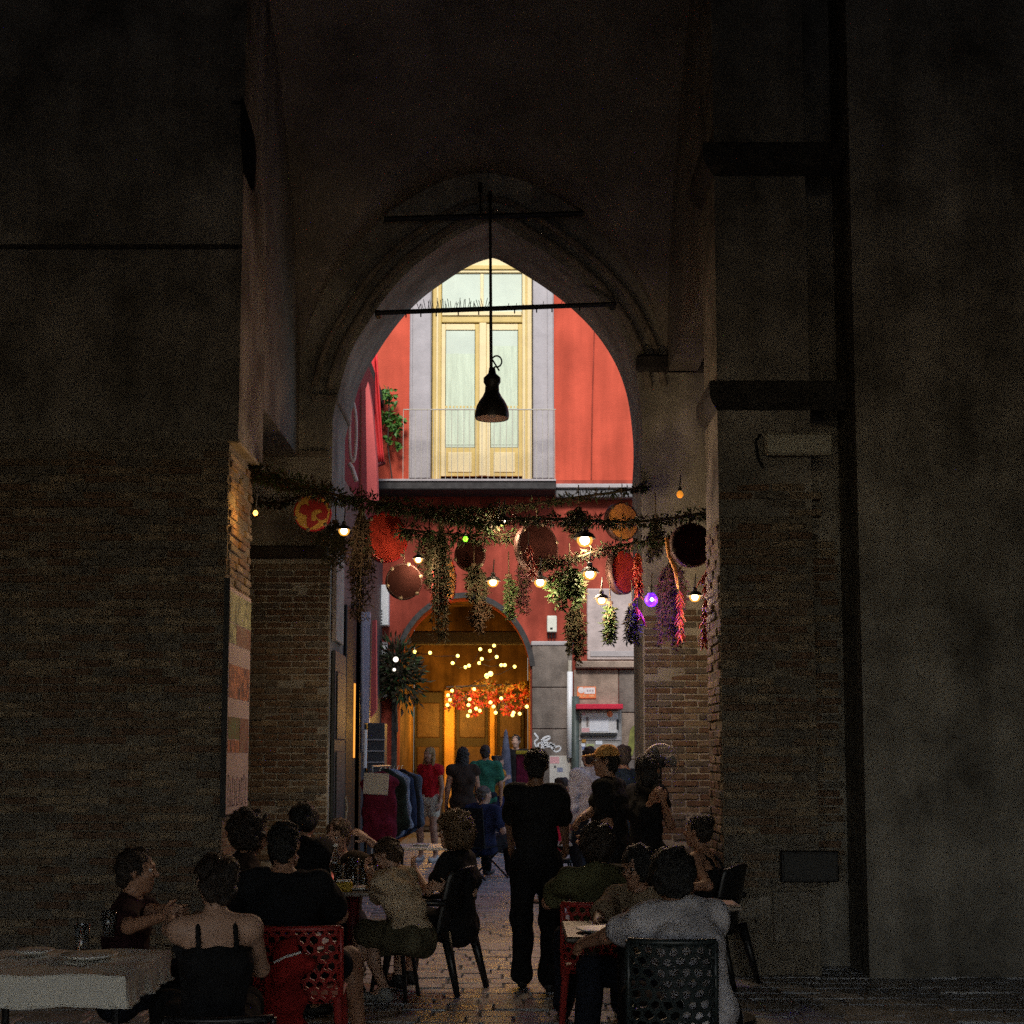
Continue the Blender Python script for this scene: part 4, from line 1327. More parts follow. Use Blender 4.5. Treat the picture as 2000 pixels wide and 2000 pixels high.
MB().box(AX(1204), AX(1208), FY - .176, FY - .1705, AZ(1425), AZ(1405)).build('card_slot', m_iron, atm)
MB().lathe([(.001, -.004), (.055, 0), (.06, .004)], (AX(1191), FY - .172, AZ(1395)), 18, 'y').build('orange_badge', M('orange badge', (.75, .20, .07), .5, .2, 30, 0), atm)
MB().box(AX(1136), AX(1151), FY - .176, FY - .1705, AZ(1430), AZ(1422)).build('pink_label', M('pink label', (.70, .38, .38), .6, .15, 40, 0), atm)
MB().box(AX(1137), AX(1143), FY - .176, FY - .1705, AZ(1397), AZ(1392)).build('pink_label', M('pink label', (.70, .38, .38), .6, .15, 40, 0), atm)
MB().bev(AX(1133), AX(1204), FY - .22, FY - .131, AZ(1438), AZ(1434), .006).build('shelf', m_iron, atm)
MB().bev(AX(1128), AX(1214), FY - .15, FY - .131, AZ(1446), AZ(1440), .006).build('trim', m_surround, atm)
MB().bev(AX(1133), AX(1208), FY - .15, FY - .131, AZ(1600), AZ(1452), .01).build('lower_panel', M('lower panel', (.38, .34, .30), .5, .2, 6, .05), atm)
for a, c, p0, p1, nm, col in ((1136, 1144, 1444, 1450, 'amber_sticker', (.45, .22, .03)), (1135, 1142, 1452, 1458, 'white_sticker', (.75, .77, .8)), (1136, 1142, 1458, 1464, 'blue_sticker', (.16, .2, .36)),
                               (1145, 1160, 1453, 1458, 'green_sticker', (.4, .45, .2)), (1163, 1176, 1447, 1454, 'white_sticker', (.75, .7, .68)), (1148, 1157, 1470, 1478, 'pink_sticker', (.7, .35, .4)), (1147, 1152, 1484, 1500, 'red_sticker', (.6, .08, .1))):
    MB().box(AX(a), AX(c), FY - .158, FY - .1515, AZ(p1), AZ(p0)).build(nm, M(nm, col, .6, .1, 30, 0), atm)
sg = thing('small_sign', 'small orange and white sign on the stone wall above the cash machine', 'sign', f_(1147, 1366, FY - .08))
sx = lambda px: f_(px, 1350, FY - .08).x
sz = lambda py: f_(1147, py, FY - .08).z
MB().bev(sx(1127), sx(1164), FY - .085, FY - .06, sz(1364), sz(1341), .004).build('plate', M('orange sign face', (.75, .20, .06), .5, .15, 8, 0), sg)
MB().box(sx(1141), sx(1162), FY - .09, FY - .0855, sz(1355), sz(1343)).build('white_field', M('sign white', (.72, .68, .64), .5, .1, 30, 0), sg)
MB().lathe([(.001, -.003), (.06, 0)], (sx(1135), FY - .09, sz(1348)), 14, 'y').build('white_emblem', M('sign white', (.72, .68, .64), .5, .1, 30, 0), sg)
for a in (1146, 1151, 1156):
    MB().box(sx(a), sx(a + 3), FY - .092, FY - .0905, sz(1351), sz(1347)).build('mark', M('sign grey mark', (.4, .33, .32), .5), sg)
for a, w in ((1131, 4), (1138, 7), (1150, 10)):
    MB().box(sx(a), sx(a + w), FY - .09, FY - .0855, sz(1361), sz(1357)).build('mark', M('sign amber mark', (.72, .35, .15), .5), sg)
ub = thing('junction_box', 'small white junction box on the red wall right of the portal', 'junction box', f_(1077, 1238, FY))
MB().bev(f_(1068, 1220).x, f_(1087, 1220).x, FY - .16, FY - .003, f_(1077, 1236).z, f_(1077, 1204).z, .012).build('box', M('cream box', (.62, .62, .52), .5, .1, 10, 0), ub)
for a in (1071, 1077, 1083):
    MB().tube([f_(a, 1236, FY - .08), f_(a, 1246, FY - .08)], .012, 6).build('cable', m_iron, ub)
MB().box(f_(1074, 1220).x, f_(1079, 1220).x, FY - .165, FY - .1605, f_(1077, 1231).z, f_(1077, 1227).z).build('lock', m_iron, ub)
gr = thing('graffiti_tag', 'looping white graffiti scrawl on the grey stone by the portal', 'graffiti', f_(1068, 1474, FY - .064))
G = MB()
def stroke(p, r=.016):
    q = chaikin([f_(1020 + x * 120 / 1783, 1410 + y * 130 / 1932, FY - .066) for x, y in p], 2)
    q = [Vector(v) for v in q]
    for i in range(len(q) - 1):
        d = q[i + 1] - q[i]
        s_ = Vector((-d.z, 0, d.x)).normalized() * r
        G.add([q[i] - s_, q[i] + s_, q[i + 1] + s_, q[i + 1] - s_], [(0, 1, 2, 3)])
stroke([(350, 320), (480, 480), (400, 520), (350, 600), (420, 740), (510, 820), (590, 700), (540, 600), (470, 620), (450, 720)])
stroke([(560, 540), (640, 450), (760, 410), (820, 450), (700, 540), (560, 545), (600, 640), (720, 720), (600, 740)], .02)
stroke([(620, 640), (700, 580), (760, 680), (860, 600), (820, 720), (940, 640), (900, 760)], .03)
stroke([(640, 730), (800, 700), (900, 800), (980, 880), (1100, 820), (1120, 720), (1040, 700), (920, 740), (900, 820)])
G.build('scrawl', M('white spray paint', (.75, .76, .76), .8, .1, 30, 0), gr)
po = thing('poster', 'tattered white poster with pink corner low on the stone right of the graffiti', 'poster', f_(1093, 1530, FY - .07))
MB().bev(f_(1073, 1500).x, f_(1114, 1500).x, FY - .072, FY - .062, f_(1090, 1536).z, f_(1090, 1476).z, .003).build('sheet', M('poster paper', (.62, .58, .50), .8, .12, 14, .1), po)
MB().box(f_(1074, 1500).x, f_(1092, 1500).x, FY - .0745, FY - .0725, f_(1090, 1491).z, f_(1090, 1478).z).build('pink_corner', M('poster pink', (.70, .36, .36), .8, .15, 30, 0), po)
MB().box(f_(1088, 1500).x, f_(1099, 1500).x, FY - .0745, FY - .0725, f_(1090, 1508).z, f_(1090, 1499).z).build('blue_print', M('poster blue', (.22, .24, .34), .8, .3, 40, 0), po)
MB().box(f_(1082, 1500).x, f_(1086, 1500).x, FY - .0745, FY - .0725, f_(1090, 1500).z, f_(1090, 1495).z).build('dark_print', M('poster dark', (.1, .1, .1), .8, .3, 40, 0), po)
mo = thing('moss_patch', 'yellow green spray paint smear on the stone right of the cash machine', 'paint smear', f_(1238, 1500, FY - .066))
Gm = MB()
random.seed(3)
ring = [(1236, 1418), (1246, 1416), (1249, 1425), (1243, 1438), (1240, 1455), (1236, 1475), (1228, 1480), (1226, 1460), (1229, 1440), (1231, 1426)]
Gm.prism([f_(a, b_, FY - .066) for a, b_ in ring], (0, .004, 0))
Gm.build('smear', M('yellow green paint', (.20, .20, .045), .8, .4, 9, 0), mo)

# ------------------------------------------------------------------ pedestal fan
fn = thing('pedestal_fan', 'round pedestal fan with a pale wire guard by the right pier', 'fan', (at(1292, 1490, 12.3).x, 12.3, 0))
fc = at(1290, 1488, 12.3)
fr = 36 * 12.3 / FPX
MB().lathe([(fr - .008, -.05), (fr, -.045), (fr, -.03), (fr - .01, -.03), (fr - .008, -.05)], fc, 32, 'y').build('guard_rim', M('dull wire', (.30, .27, .23), .5, 0, 1, 0, metal=.5), fn, smooth=True)
cg = MB()
for k in range(24):
    t = k * math.pi / 12
    cg.tube([fc + Vector((.03 * math.cos(t), -.09, .03 * math.sin(t))), fc + Vector((fr * .7 * math.cos(t), -.085, fr * .7 * math.sin(t))), fc + Vector((fr * math.cos(t), -.04, fr * math.sin(t)))], .0025, 4)
tag(cg.build('guard_wires', M('dark wire', (.08, .08, .08), .4, 0, 1, 0, metal=.5), fn), kind='stuff')
for k in range(3):
    t = k * 2.1
    P = [fc + Vector((math.cos(t + a) * r_, -.03 + .02 * a, math.sin(t + a) * r_)) for r_, a in ((.03, -.3), (fr * .8, -.35), (fr * .9, 0), (fr * .8, .5), (.03, .3))]
    MB().prism(P, (0, .004, 0)).build('blade', M('grey fan blade', (.10, .09, .08), .4), fn)
MB().lathe([(.001, -.02), (.05, -.02), (.06, .08), (.05, .16), (.001, .17)], fc, 14, 'y').build('motor', m_iron, fn, smooth=True)
MB().tube([(fc.x, 12.36, fc.z - .04), (fc.x, 12.36, 0.03)], .016, 8).build('pole', m_iron, fn)
MB().lathe([(.21, 0.032), (.21, .05), (.05, .08), (.001, .08)], (fc.x, 12.36, 0), 20).build('base', m_iron, fn)

# ------------------------------------------------------------------ clothes rail with garments
RY = 18.0
rk = thing('clothes_rail', 'metal clothes rail with shop hangers at the left of the lane', 'clothes rail', (at(755, 1500, RY).x, RY, 0))
m_chrome = M('dull chrome', (.5, .5, .5), .3, .05, 10, 0, metal=.9)
rx0, rz = at(728, 1500, RY).x, at(740, 1497, RY).z
MB().tube([(rx0, RY - .1, rz), (rx0 + .12, RY + 1.0, rz)], .016, 8).build('top_rail', m_chrome, rk)
for t in (0, 1):
    xx, yy = rx0 + .12 * t, RY - .1 + 1.1 * t
    MB().tube([(xx, yy, rz), (xx, yy, .09)], .014, 8).build('upright', m_chrome, rk)
    MB().tube([(xx - .25, yy, .09), (xx + .25, yy, .09)], .014, 8).build('foot', m_chrome, rk)
    for s_ in (-1, 1):
        MB().ball((xx + .24 * s_, yy, .047), .035, 8, 6).build('castor', m_iron, rk)
def garment(label, cx, cy, col, z1, ln, w, yaw, name='hanging_shirt', sleeve=True):
    g = thing(name, label, 'garment', (cx, cy, z1 - ln), 'clothes on the rail')
    m = cloth('garment %s' % (col,), col)
    s_ = SDF()
    r = np.array([math.cos(yaw), math.sin(yaw), 0]); n_ = np.array([-math.sin(yaw), math.cos(yaw), 0]); c = np.array([cx, cy, 0])
    up_ = np.array([0, 0, 1.])
    A = [r, n_, up_]
    s_.ell(c + up_ * (z1 - .12), (w * .5, .05, .10), A, .04)
    s_.ell(c + up_ * (z1 - ln * .5), (w * .47, .055, ln * .52), A, .06)
    s_.ell(c + up_ * (z1 - ln * .8), (w * .46, .06, ln * .2), A, .06)
    if sleeve:
        for q in (-1, 1):
            s_.cap(c + r * q * w * .40 + up_ * (z1 - .11), c + r * q * w * .52 + up_ * (z1 - ln * .8), .055, .05, .03, n_, 1.5)
    V, F = s_.mesh(.016, .010, 15, int(abs(cx * 100)) + 3)
    mesh_obj('cloth', V, F, m, g, True)
    hk = MB().tube([tuple(c + up_ * (z1 - .05) - r * w * .35), tuple(c + up_ * (z1 + .01)), tuple(c + up_ * (z1 - .05) + r * w * .35)], .008, 6)
    hk.tube([tuple(c + up_ * (z1)), tuple(c + up_ * (z1 + .045)), tuple(c + up_ * (z1 + .07) + r * .02)], .004, 5)
    hk.build('hanger', m_chrome, g)
    return g
gz = rz - .06
front = garment('maroon shirt facing out at the near end of the clothes rail', at(742, 1560, RY - .1).x, RY - .13, (.14, .012, .03), gz - .02, .92, .47, .1, sleeve=False)
cd = thing('card_sign', 'blank looking pale card hung on the maroon shirt', 'card', at(735, 1550, RY - .25))
cp = [at(711, 1509, RY - .22), at(760, 1511, RY - .22), at(757, 1553, RY - .22), at(709, 1550, RY - .22)]
MB().prism(cp, (0, .012, 0)).build('card', M('pale card', (.62, .58, .47), .8, .06, 10, .05), cd)
MB().tube([at(711, 1509, RY - .22), at(733, 1498, RY - .17), at(760, 1511, RY - .22)], .004, 5).build('string', m_rope, cd)
for i, (lab, col) in enumerate((('dark green jacket behind the maroon shirt', (.02, .03, .025)), ('pale blue edged denim jacket on the rail', (.24, .30, .42)), ('navy denim jacket on the rail', (.025, .04, .09)),
                                ('black jacket at the far end of the rail', (.015, .015, .018)), ('grey blue shirt last on the rail', (.10, .13, .18)))):
    t = .15 + i * .19
    garment(lab, rx0 + .12 * t + .14 + .01 * i, RY - .1 + 1.1 * t, col, gz, .85, .50, -.25 + .08 * i, 'hanging_jacket')
ms = thing('maroon_banner', 'maroon cloth panel with a yellow top bar behind the standing waiter', 'banner', (at(1019, 1540, 23).x, 23, 0))
MB().bev(at(1008, 1500, 23).x, at(1034, 1500, 23).x, 23, 23.05, at(1019, 1640, 23).z, at(1019, 1474, 23).z, .01).build('panel', cloth('maroon panel', (.13, .012, .035)), ms)
MB().bev(at(1007, 1500, 23).x, at(1040, 1500, 23).x, 22.97, 23.06, at(1019, 1473, 23).z, at(1019, 1466, 23).z, .01).build('yellow_bar', M('yellow bar', (.55, .42, .02), .6, .1), ms)
MB().bev(at(1012, 1500, 23).x, at(1030, 1500, 23).x, 22.9, 23.2, 0.0, .06, .01).build('foot', m_iron, ms)
MB().tube([(at(1021, 1500, 23).x, 23.08, .05), (at(1021, 1500, 23).x, 23.08, at(1019, 1470, 23).z)], .015, 6).build('pole', m_iron, ms)
gp = thing('folded_parasol', 'folded grey blue parasol standing inside the portal', 'parasol', (at(988, 1500, 26).x, 26, 0))
MB().lathe([(.02, .2), (.03, .5), (.10, .7), (.11, 1.2), (.08, 1.7), (.03, 2.1), (.001, 2.15)], (at(988, 1500, 26).x, 26, 0), 12).build('canopy', cloth('grey blue canvas', (.10, .11, .16)), gp, smooth=True)
MB().lathe([(.2, 0.0), (.2, .06), (.03, .09), (.025, .4)], (at(988, 1500, 26).x, 26, 0), 14).build('base', m_iron, gp)

# ------------------------------------------------------------------ chairs and tables
def lattice(w, h, cell, seed):
    """irregular honeycomb web: returns verts (x, z) and faces of the web around its holes"""
    rs = random.Random(seed)
    V, F, key = [], [], {}
    def vid(x, z):
        kk = (round(x / cell * 6), round(z / cell * 6))
        if kk not in key:
            jx, jz = rs.uniform(-.13, .13) * cell, rs.uniform(-.13, .13) * cell
            key[kk] = len(V)
            V.append((min(max(x + jx, -w / 2), w / 2), min(max(z + jz, 0), h)))
        return key[kk]
    dx, dz = cell * math.sqrt(3) / 2, cell * .75
    for r in range(int(h / dz) + 2):
        for q in range(int(w / dx) + 2):
            cx_ = -w / 2 + q * dx + (dx / 2 if r % 2 else 0)
            cz_ = r * dz
            o = [vid(cx_ + cell / 2 * math.sin(t), cz_ + cell / 2 * math.cos(t)) for t in [i * math.pi / 3 for i in range(6)]]
            mx = sum(V[i][0] for i in o) / 6; mz = sum(V[i][1] for i in o) / 6
            inn = []
            for i in o:
                inn.append(len(V)); V.append((mx + (V[i][0] - mx) * .66, mz + (V[i][1] - mz) * .66))
            for i in range(6):
                a, b = o[i], o[(i + 1) % 6]
                if V[a] != V[b]:
                    F.append((a, b, inn[(i + 1) % 6], inn[i]))
    return V, F

def chair_root(name, label, x, y, group):
    return thing(name, label, 'chair', (x, y, 0), group)
def mesh_chair(label, x, y, yaw, m, zt=.82, group='perforated plastic chairs at the tables', w=.46):
    """yaw 0: sitter faces +Y, back towards the camera"""
    g = chair_root('perforated_chair', label, x, y, group)
    rot = Matrix.Rotation(yaw, 3, 'Z')
    def put(mb, name, smooth=False):
        mb.V = [tuple(rot @ Vector(v) + Vector((x, y, 0))) for v in mb.V]
        return mb.build(name, m, g, smooth)
    back = lambda z: -.20 - (z - .42) * .20
    V, F = lattice(w - .04, zt - .42, .062, int(x * 50) + 9)
    mb = MB()
    mb.add([(a, back(b + .42) - .05 * (1 - (a / (w / 2)) ** 2) + .02, b + .42) for a, b in V], F)
    o = put(mb, 'backrest')
    sm = o.modifiers.new('thick', 'SOLIDIFY'); sm.thickness = .014
    fr_ = MB()
    e = lambda s_: [(s_ * (w / 2 - .012), back(z) + .02, z) for z in (.40, .6, zt)]
    fr_.tube(e(-1), .016, 6).tube(e(1), .016, 6)
    fr_.tube([(a * (w / 2 - .012), back(zt) - .05 * (1 - a * a) + .02, zt) for a in np.linspace(-1, 1, 9)], .016, 6)
    put(fr_, 'back_frame', True)
    st = MB().bev(-w / 2, w / 2, -.21, .23, .43, .455, .012)
    put(st, 'seat')
    for sx_ in (-1, 1):
        for sy_, top in ((1, (.21, .44)), (-1, (-.20, .44))):
            put(MB().tube([(sx_ * (w / 2 - .03), top[0], top[1]), (sx_ * (w / 2 - .0), top[0] + .05 * sy_, 0.032)], [.024, .016], 8), 'leg')
    return g
m_redpl = M('red plastic', (.30, .022, .018), .45, .15, 12, .05)
m_grnpl = M('dark green plastic', (.02, .028, .028), .4, .2, 12, .05)
m_blkpl = M('black plastic', (.012, .012, .013), .4, .2, 12, .05)
c1 = at(572, 1850, 7.4)
mesh_chair('left red perforated chair with a red jacket slung over it', c1.x + .0, 7.72, 0.06, m_redpl, .80)
c2 = at(1172, 1800, 8.5)
mesh_chair('red perforated chair under the diner in the olive shirt', c2.x, 8.72, -.05, m_redpl, .82, w=.44)
c3 = at(1322, 1870, 6.35)
mesh_chair('dark green perforated chair under the diner in the grey shirt', c3.x, 6.62, -.08, m_grnpl, .875, w=.40)
c4 = at(425, 1880, 6.0)
mesh_chair('dark perforated chair under the bare shouldered woman', c4.x, 6.15, .1, m_blkpl, .62)
bagp = at(560, 1890, 7.28)
bg_ = thing('red_cloth', 'red cloth jacket slung over the back of the left red chair', 'jacket', (bagp.x, 7.3, .35))
V, F = SDF().ell((bagp.x, 7.34, .60), (.11, .05, .16), None, .03).ell((bagp.x - .03, 7.33, .40), (.12, .055, .20), None, .05).mesh(.014, .02, 24, 4)
mesh_obj('cloth', V, F, cloth('scarlet cloth', (.28, .02, .018)), bg_, True)
MB().tube([at(535, 1880, 7.27), at(560, 1868, 7.25), at(588, 1860, 7.27)], .007, 6).build('white_piping', m_white, bg_)

def solid_chair(label, x, y, yaw, m):
    g = chair_root('plastic_chair', label, x, y, 'plain plastic chairs')
    rot = Matrix.Rotation(yaw, 3, 'Z')
    def put(mb, name, smooth=True):
        mb.V = [tuple(rot @ Vector(v) + Vector((x, y, 0))) for v in mb.V]
        return mb.build(name, m, g, smooth)
    V, F = [], []
    n, k_ = 10, 8
    for j in range(k_ + 1):
        z = .40 + .50 * j / k_
        for i in range(n + 1):
            a = -1 + 2 * i / n
            wv = .235 * (1 - .12 * (j / k_) ** 3)
            V.append((a * wv, -.22 - (z - .40) * .22 + .07 * a * a - .0, z - .03 * a * a * (j == k_)))
    for j in range(k_):
        for i in range(n):
            p = j * (n + 1) + i
            F.append((p, p + 1, p + n + 2, p + n + 1))
    o = put(MB().add(V, F), 'backrest')
    sm = o.modifiers.new('thick', 'SOLIDIFY'); sm.thickness = .02
    put(MB().bev(-.24, .24, -.24, .24, .42, .45, .015), 'seat', False)
    for sx_ in (-1, 1):
        put(MB().tube([(sx_ * .21, .20, .44), (sx_ * .235, .26, .032)], [.034, .020], 8), 'leg')
        put(MB().tube([(sx_ * .205, -.22, .46), (sx_ * .235, -.33, .032)], [.040, .022], 8), 'leg')
        put(MB().tube([(sx_ * .235, -.24, .66), (sx_ * .26, .0, .66), (sx_ * .25, .2, .64), (sx_ * .225, .21, .45)], [.022, .026, .024, .024], 8), 'armrest')
    return g
hx_ = at(868, 1800, 10.55)
solid_chair('black plastic chair under the curly haired woman beside the walkway', hx_.x - .09, 10.38, math.radians(66), m_blkpl)
g1 = at(772, 1800, 10.0)
sg1 = thing('stool', 'black stool under the child in the tan shirt', 'stool', (g1.x, 10.0, 0))
MB().lathe([(.001, .40), (.17, .40), (.18, .42), (.17, .44), (.001, .44)], (g1.x, 10.0, 0), 18).build('seat', m_blkpl, sg1)
for k in range(4):
    t = k * math.pi / 2 + .5
    MB().tube([(g1.x + .12 * math.cos(t), 10 + .12 * math.sin(t), .40), (g1.x + .18 * math.cos(t), 10 + .18 * math.sin(t), .032)], .016, 6).build('leg', m_blkpl, sg1)
solid_chair('dark plastic chair at the back right under the woman in the long black top', at(1372, 1760, 10.6).x, 10.6, math.radians(60), m_blkpl)

def table(name, label, x, y, sx, sy, z, top, leg, round_=False, pedestal=True, group=None):
    t = thing(name, label, 'table', (x, y, 0), group)
    if round_:
        MB().lathe([(.001, z - .03), (sx - .02, z - .03), (sx, z - .015), (sx, z - .004), (sx - .006, z), (.001, z)], (x, y, 0), 32).build('table_top', top, t)
    else:
        MB().bev(x - sx, x + sx, y - sy, y + sy, z - .03, z, .008).build('table_top', top, t)
    if pedestal:
        MB().tube([(x, y, .06), (x, y, z - .031)], .045, 12).build('pedestal', leg, t, smooth=True)
        MB().lathe([(.24, .032), (.24, .05), (.06, .09), (.001, .09)], (x, y, 0), 20).build('foot', leg, t)
    else:
        for a in (-1, 1):
            for b_ in (-1, 1):
                MB().tube([(x + a * (sx - .04), y + b_ * (sy - .04), .032), (x + a * (sx - .04), y + b_ * (sy - .04), z - .031)], .018, 8).build('leg', leg, t)
    return t
m_tab = M('pale worn table top', (.30, .25, .21), .35, .25, 7, .05)
m_tabd = M('dark table top', (.06, .045, .035), .35, .25, 7, .05)
m_tabred = M('dark red iron', (.12, .012, .012), .5, .2, 10, .05)
T1 = at(690, 1735, 10.25)
table('cafe_table', 'square cafe table with a red pedestal crowded with glasses', T1.x, 10.25, .33, .33, .75, m_tab, m_tabred)
T2 = at(1178, 1822, 7.75)
table('cafe_table', 'cafe table with white plates between the diners on the right', T2.x + .12, 7.78, .33, .36, .76, m_tabd, m_iron)
T3 = at(1392, 1768, 9.2)
table('side_table', 'small table edge with a paper at the foot of the right pillar', T3.x + .02, 9.2, .14, .2, .75, m_tab, m_iron)
T4x, T4y = -2.05, 6.62
t4 = table('cafe_table', 'table under the white cloth at the lower left corner', T4x, T4y, .40, .40, .74, m_tabd, m_iron, pedestal=False)
V, F = [], []
tc_ = thing('tablecloth', 'white cloth hanging over the table at the lower left corner', 'tablecloth', (T4x, T4y, .45))
N = 40
rows = [(0.0, .746), (.2, .746), (.39, .747), (.404, .746), (.409, .740), (.412, .728), (.414, .70), (.417, .66), (.420, .62), (.424, .57), (.428, .53), (.432, .48)]
ringv = []
for (h_, z) in rows:
    for i in range(N * 4):
        sd, u_ = divmod(i, N)
        u_ = u_ / N * 2 - 1
        p = [(u_, -1), (1, u_), (-u_, 1), (-1, -u_)][sd]
        wv = 1 + (.05 * math.sin(i * .43 + sd) + .03 * math.sin(i * 1.1) + .02 * math.sin(i * .21)) * max(0, (.72 - z) / .2)
        z = z + .0015 * math.sin(i * .31) * (h_ > .1) + (.03 * math.sin(i * .17 + 1) if z < .6 else 0)
        V.append((T4x + p[0] * h_ * wv, T4y + p[1] * h_ * wv, z))
for r_ in range(len(rows) - 1):
    for i in range(N * 4):
        a, b_ = r_ * N * 4 + i, r_ * N * 4 + (i + 1) % (N * 4)
        F.append((a, b_, b_ + N * 4, a + N * 4))
mesh_obj('cloth', V, F, M('white tablecloth', (.72, .68, .60), .9, .05, 6, .1, bscale=50), tc_)
T5 = at(838, 1655, 15.0)
t5 = table('white_table', 'white table in the lane behind the curly haired woman', T5.x, 15.0, .34, .32, .75, m_white, m_iron, pedestal=False)
T6 = at(1070, 1668, 16.3)
table('grey_table', 'small grey table in the lane to the right of the waiter', T6.x + .05, 16.4, .22, .25, .70, M('grey table top', (.35, .35, .36), .3, .1), m_iron)

m_clear = M('table glass', (.9, .92, .9), .05, 0, 1, 0, trans=.92)
m_beer = M('amber drink', (.50, .30, .06), .2, 0, 1, 0, trans=.5)
def glass(label, x, y, z, r, h, fill=None, name='drinking_glass', group='glasses on the crowded table'):
    g = thing(name, label, 'glass', (x, y, z), group)
    MB().lathe([(.001, .0), (r * .82, .0), (r * .86, .006), (r, h), (r - .004, h), (r * .8, .012), (.001, .012)], (x, y, z + .001), 18).build('tumbler', m_clear, g, smooth=True)
    if fill:
        MB().lathe([(.001, .014), (r * .78, .014), (r * .9, h * .7), (.001, h * .7)], (x, y, z + .001), 16).build('drink', fill, g, smooth=True)
glass('tall pale glass nearest the dark shirted man', xat(662, 1700, 10.2), 10.2, .75, .038, .17, M('cloudy lemonade', (.55, .52, .38), .3, 0, 1, 0, trans=.4))
glass('tall amber beer glass in the middle of the crowded table', xat(690, 1700, 10.35), 10.35, .75, .042, .20, m_beer)
glass('clear tall glass right of the beer glass', xat(712, 1700, 10.3), 10.3, .75, .038, .18, M('cloudy lemonade', (.55, .52, .38), .3, 0, 1, 0, trans=.4))
glass('short clear glass at the back of the crowded table', xat(676, 1690, 10.5), 10.5, .75, .036, .14, m_beer)
glass('second short glass at the back of the crowded table by the child', xat(703, 1690, 10.52), 10.52, .75, .036, .13)
bt = thing('water_bottle', 'clear water bottle standing among the glasses', 'bottle', (xat(655, 1690, 10.45), 10.45, .75))
MB().lathe([(.001, 0), (.04, 0), (.041, .15), (.036, .19), (.016, .24), (.015, .28), (.001, .28)], (xat(655, 1690, 10.45), 10.45, .751), 16).build('body', m_clear, bt, smooth=True)
MB().lathe([(.018, .27), (.018, .295), (.001, .296)], (xat(655, 1690, 10.45), 10.45, .751), 12).build('cap', m_white, bt)
def plate(label, x, y, z, r, m=None):
    g = thing('plate', label, 'plate', (x, y, z), 'plates on the tables')
    MB().lathe([(.001, .004), (r * .6, .002), (r, .018), (r, .022), (r * .62, .009), (.001, .009)], (x, y, z), 28).build('dish', m or m_white, g, smooth=True)
    return g
glass('tall pale glass at the right end of the crowded table', xat(728, 1700, 10.22), 10.22, .75, .038, .17, M('cloudy lemonade', (.55, .52, .38), .3, 0, 1, 0, trans=.4))
plate('white plate at the near edge of the crowded table', xat(705, 1740, 10.1), 10.1, .7505, .12)
plate('white plate in front of the child', xat(742, 1722, 10.42), 10.42, .7505, .11)
nb_ = thing('napkin_holder', 'yellow napkin holder at the near left corner of the crowded table', 'napkin holder', (xat(672, 1740, 9.98), 9.98, .75))
nx = xat(672, 1740, 9.98)
MB().bev(nx - .06, nx + .055, 9.94, 10.02, .7505, .815, .006).build('holder', M('yellow plastic', (.55, .36, .01), .5, .1), nb_)
MB().bev(nx - .05, nx + .045, 9.96, 10.0, .8155, .83, .003).build('napkins', m_white, nb_)
plate('white plate between the two diners on the right table', T2.x - .02, 7.62, .7605, .13)
plate('white plate beside the fringe haired diner', T2.x + .2, 7.95, .7605, .12)
pp = thing('menu_paper', 'pale paper on the small table by the right pillar', 'paper', (T3.x, 9.15, .751))
MB().bev(T3.x - .09, T3.x + .13, 9.05, 9.3, .7505, .758, .002).build('sheet', M('pinkish paper', (.62, .42, .36), .8, .1, 12, 0), pp)
dk = thing('red_drink', 'glass of red drink at the far left edge', 'drink', (-2.08, 7.52, .75))
MB().lathe([(.001, 0), (.03, 0), (.04, .13), (.036, .13), (.028, .008), (.001, .008)], (-2.08, 7.52, .751), 16).build('glass', m_clear, dk, smooth=True)
MB().lathe([(.001, .01), (.028, .01), (.034, .09), (.001, .09)], (-2.08, 7.52, .751), 14).build('drink', M('red drink', (.45, .06, .02), .2, 0, 1, 0, trans=.3), dk, smooth=True)
plate('empty white plate on the white table in the lane', T5.x - .08, 14.95, .7505, .11)

plate('white plate on the cloth covered table at the lower left', T4x + .12, T4y + .05, .757, .13)
plate('small plate on the cloth covered table at the lower left', T4x - .18, T4y + .2, .757, .09)
glass('empty glass on the cloth covered table', T4x + .02, T4y + .27, .755, .036, .13)
# folding camp chair
cc_ = at(938, 1690, 19.6)
cp_ = thing('camp_chair', 'folding camp chair with crossed black legs in the lane', 'chair', (cc_.x, 19.6, 0))
def cpt(a, b_, z, yaw=math.radians(-35)):
    return Vector((cc_.x + a * math.cos(yaw) - b_ * math.sin(yaw), 19.6 + a * math.sin(yaw) + b_ * math.cos(yaw), z))
m_cv = cloth('black canvas', (.015, .016, .02))
for s_ in (-1, 1):
    MB().tube([cpt(-.28, .24 * s_, .03), cpt(.26, .24 * s_, .50)], .013, 6).build('leg', m_iron, cp_)
    MB().tube([cpt(.28, .26 * s_, .03), cpt(-.26, .26 * s_, .46)], .013, 6).build('leg', m_iron, cp_)
    MB().tube([cpt(.27 * s_, -.27, .46), cpt(.29 * s_, -.36, 1.0)], .013, 6).build('back_post', m_iron, cp_)
MB().prism([cpt(-.26, .26, .46), cpt(.26, .26, .48), cpt(.26, -.26, .44), cpt(-.26, -.26, .42)], (0, 0, .01)).build('seat', m_cv, cp_)
MB().prism([cpt(-.28, -.27, .46), cpt(.28, -.27, .46), cpt(.29, -.36, .98), cpt(-.29, -.36, .98)], (0, .012, 0)).build('backrest', m_cv, cp_)
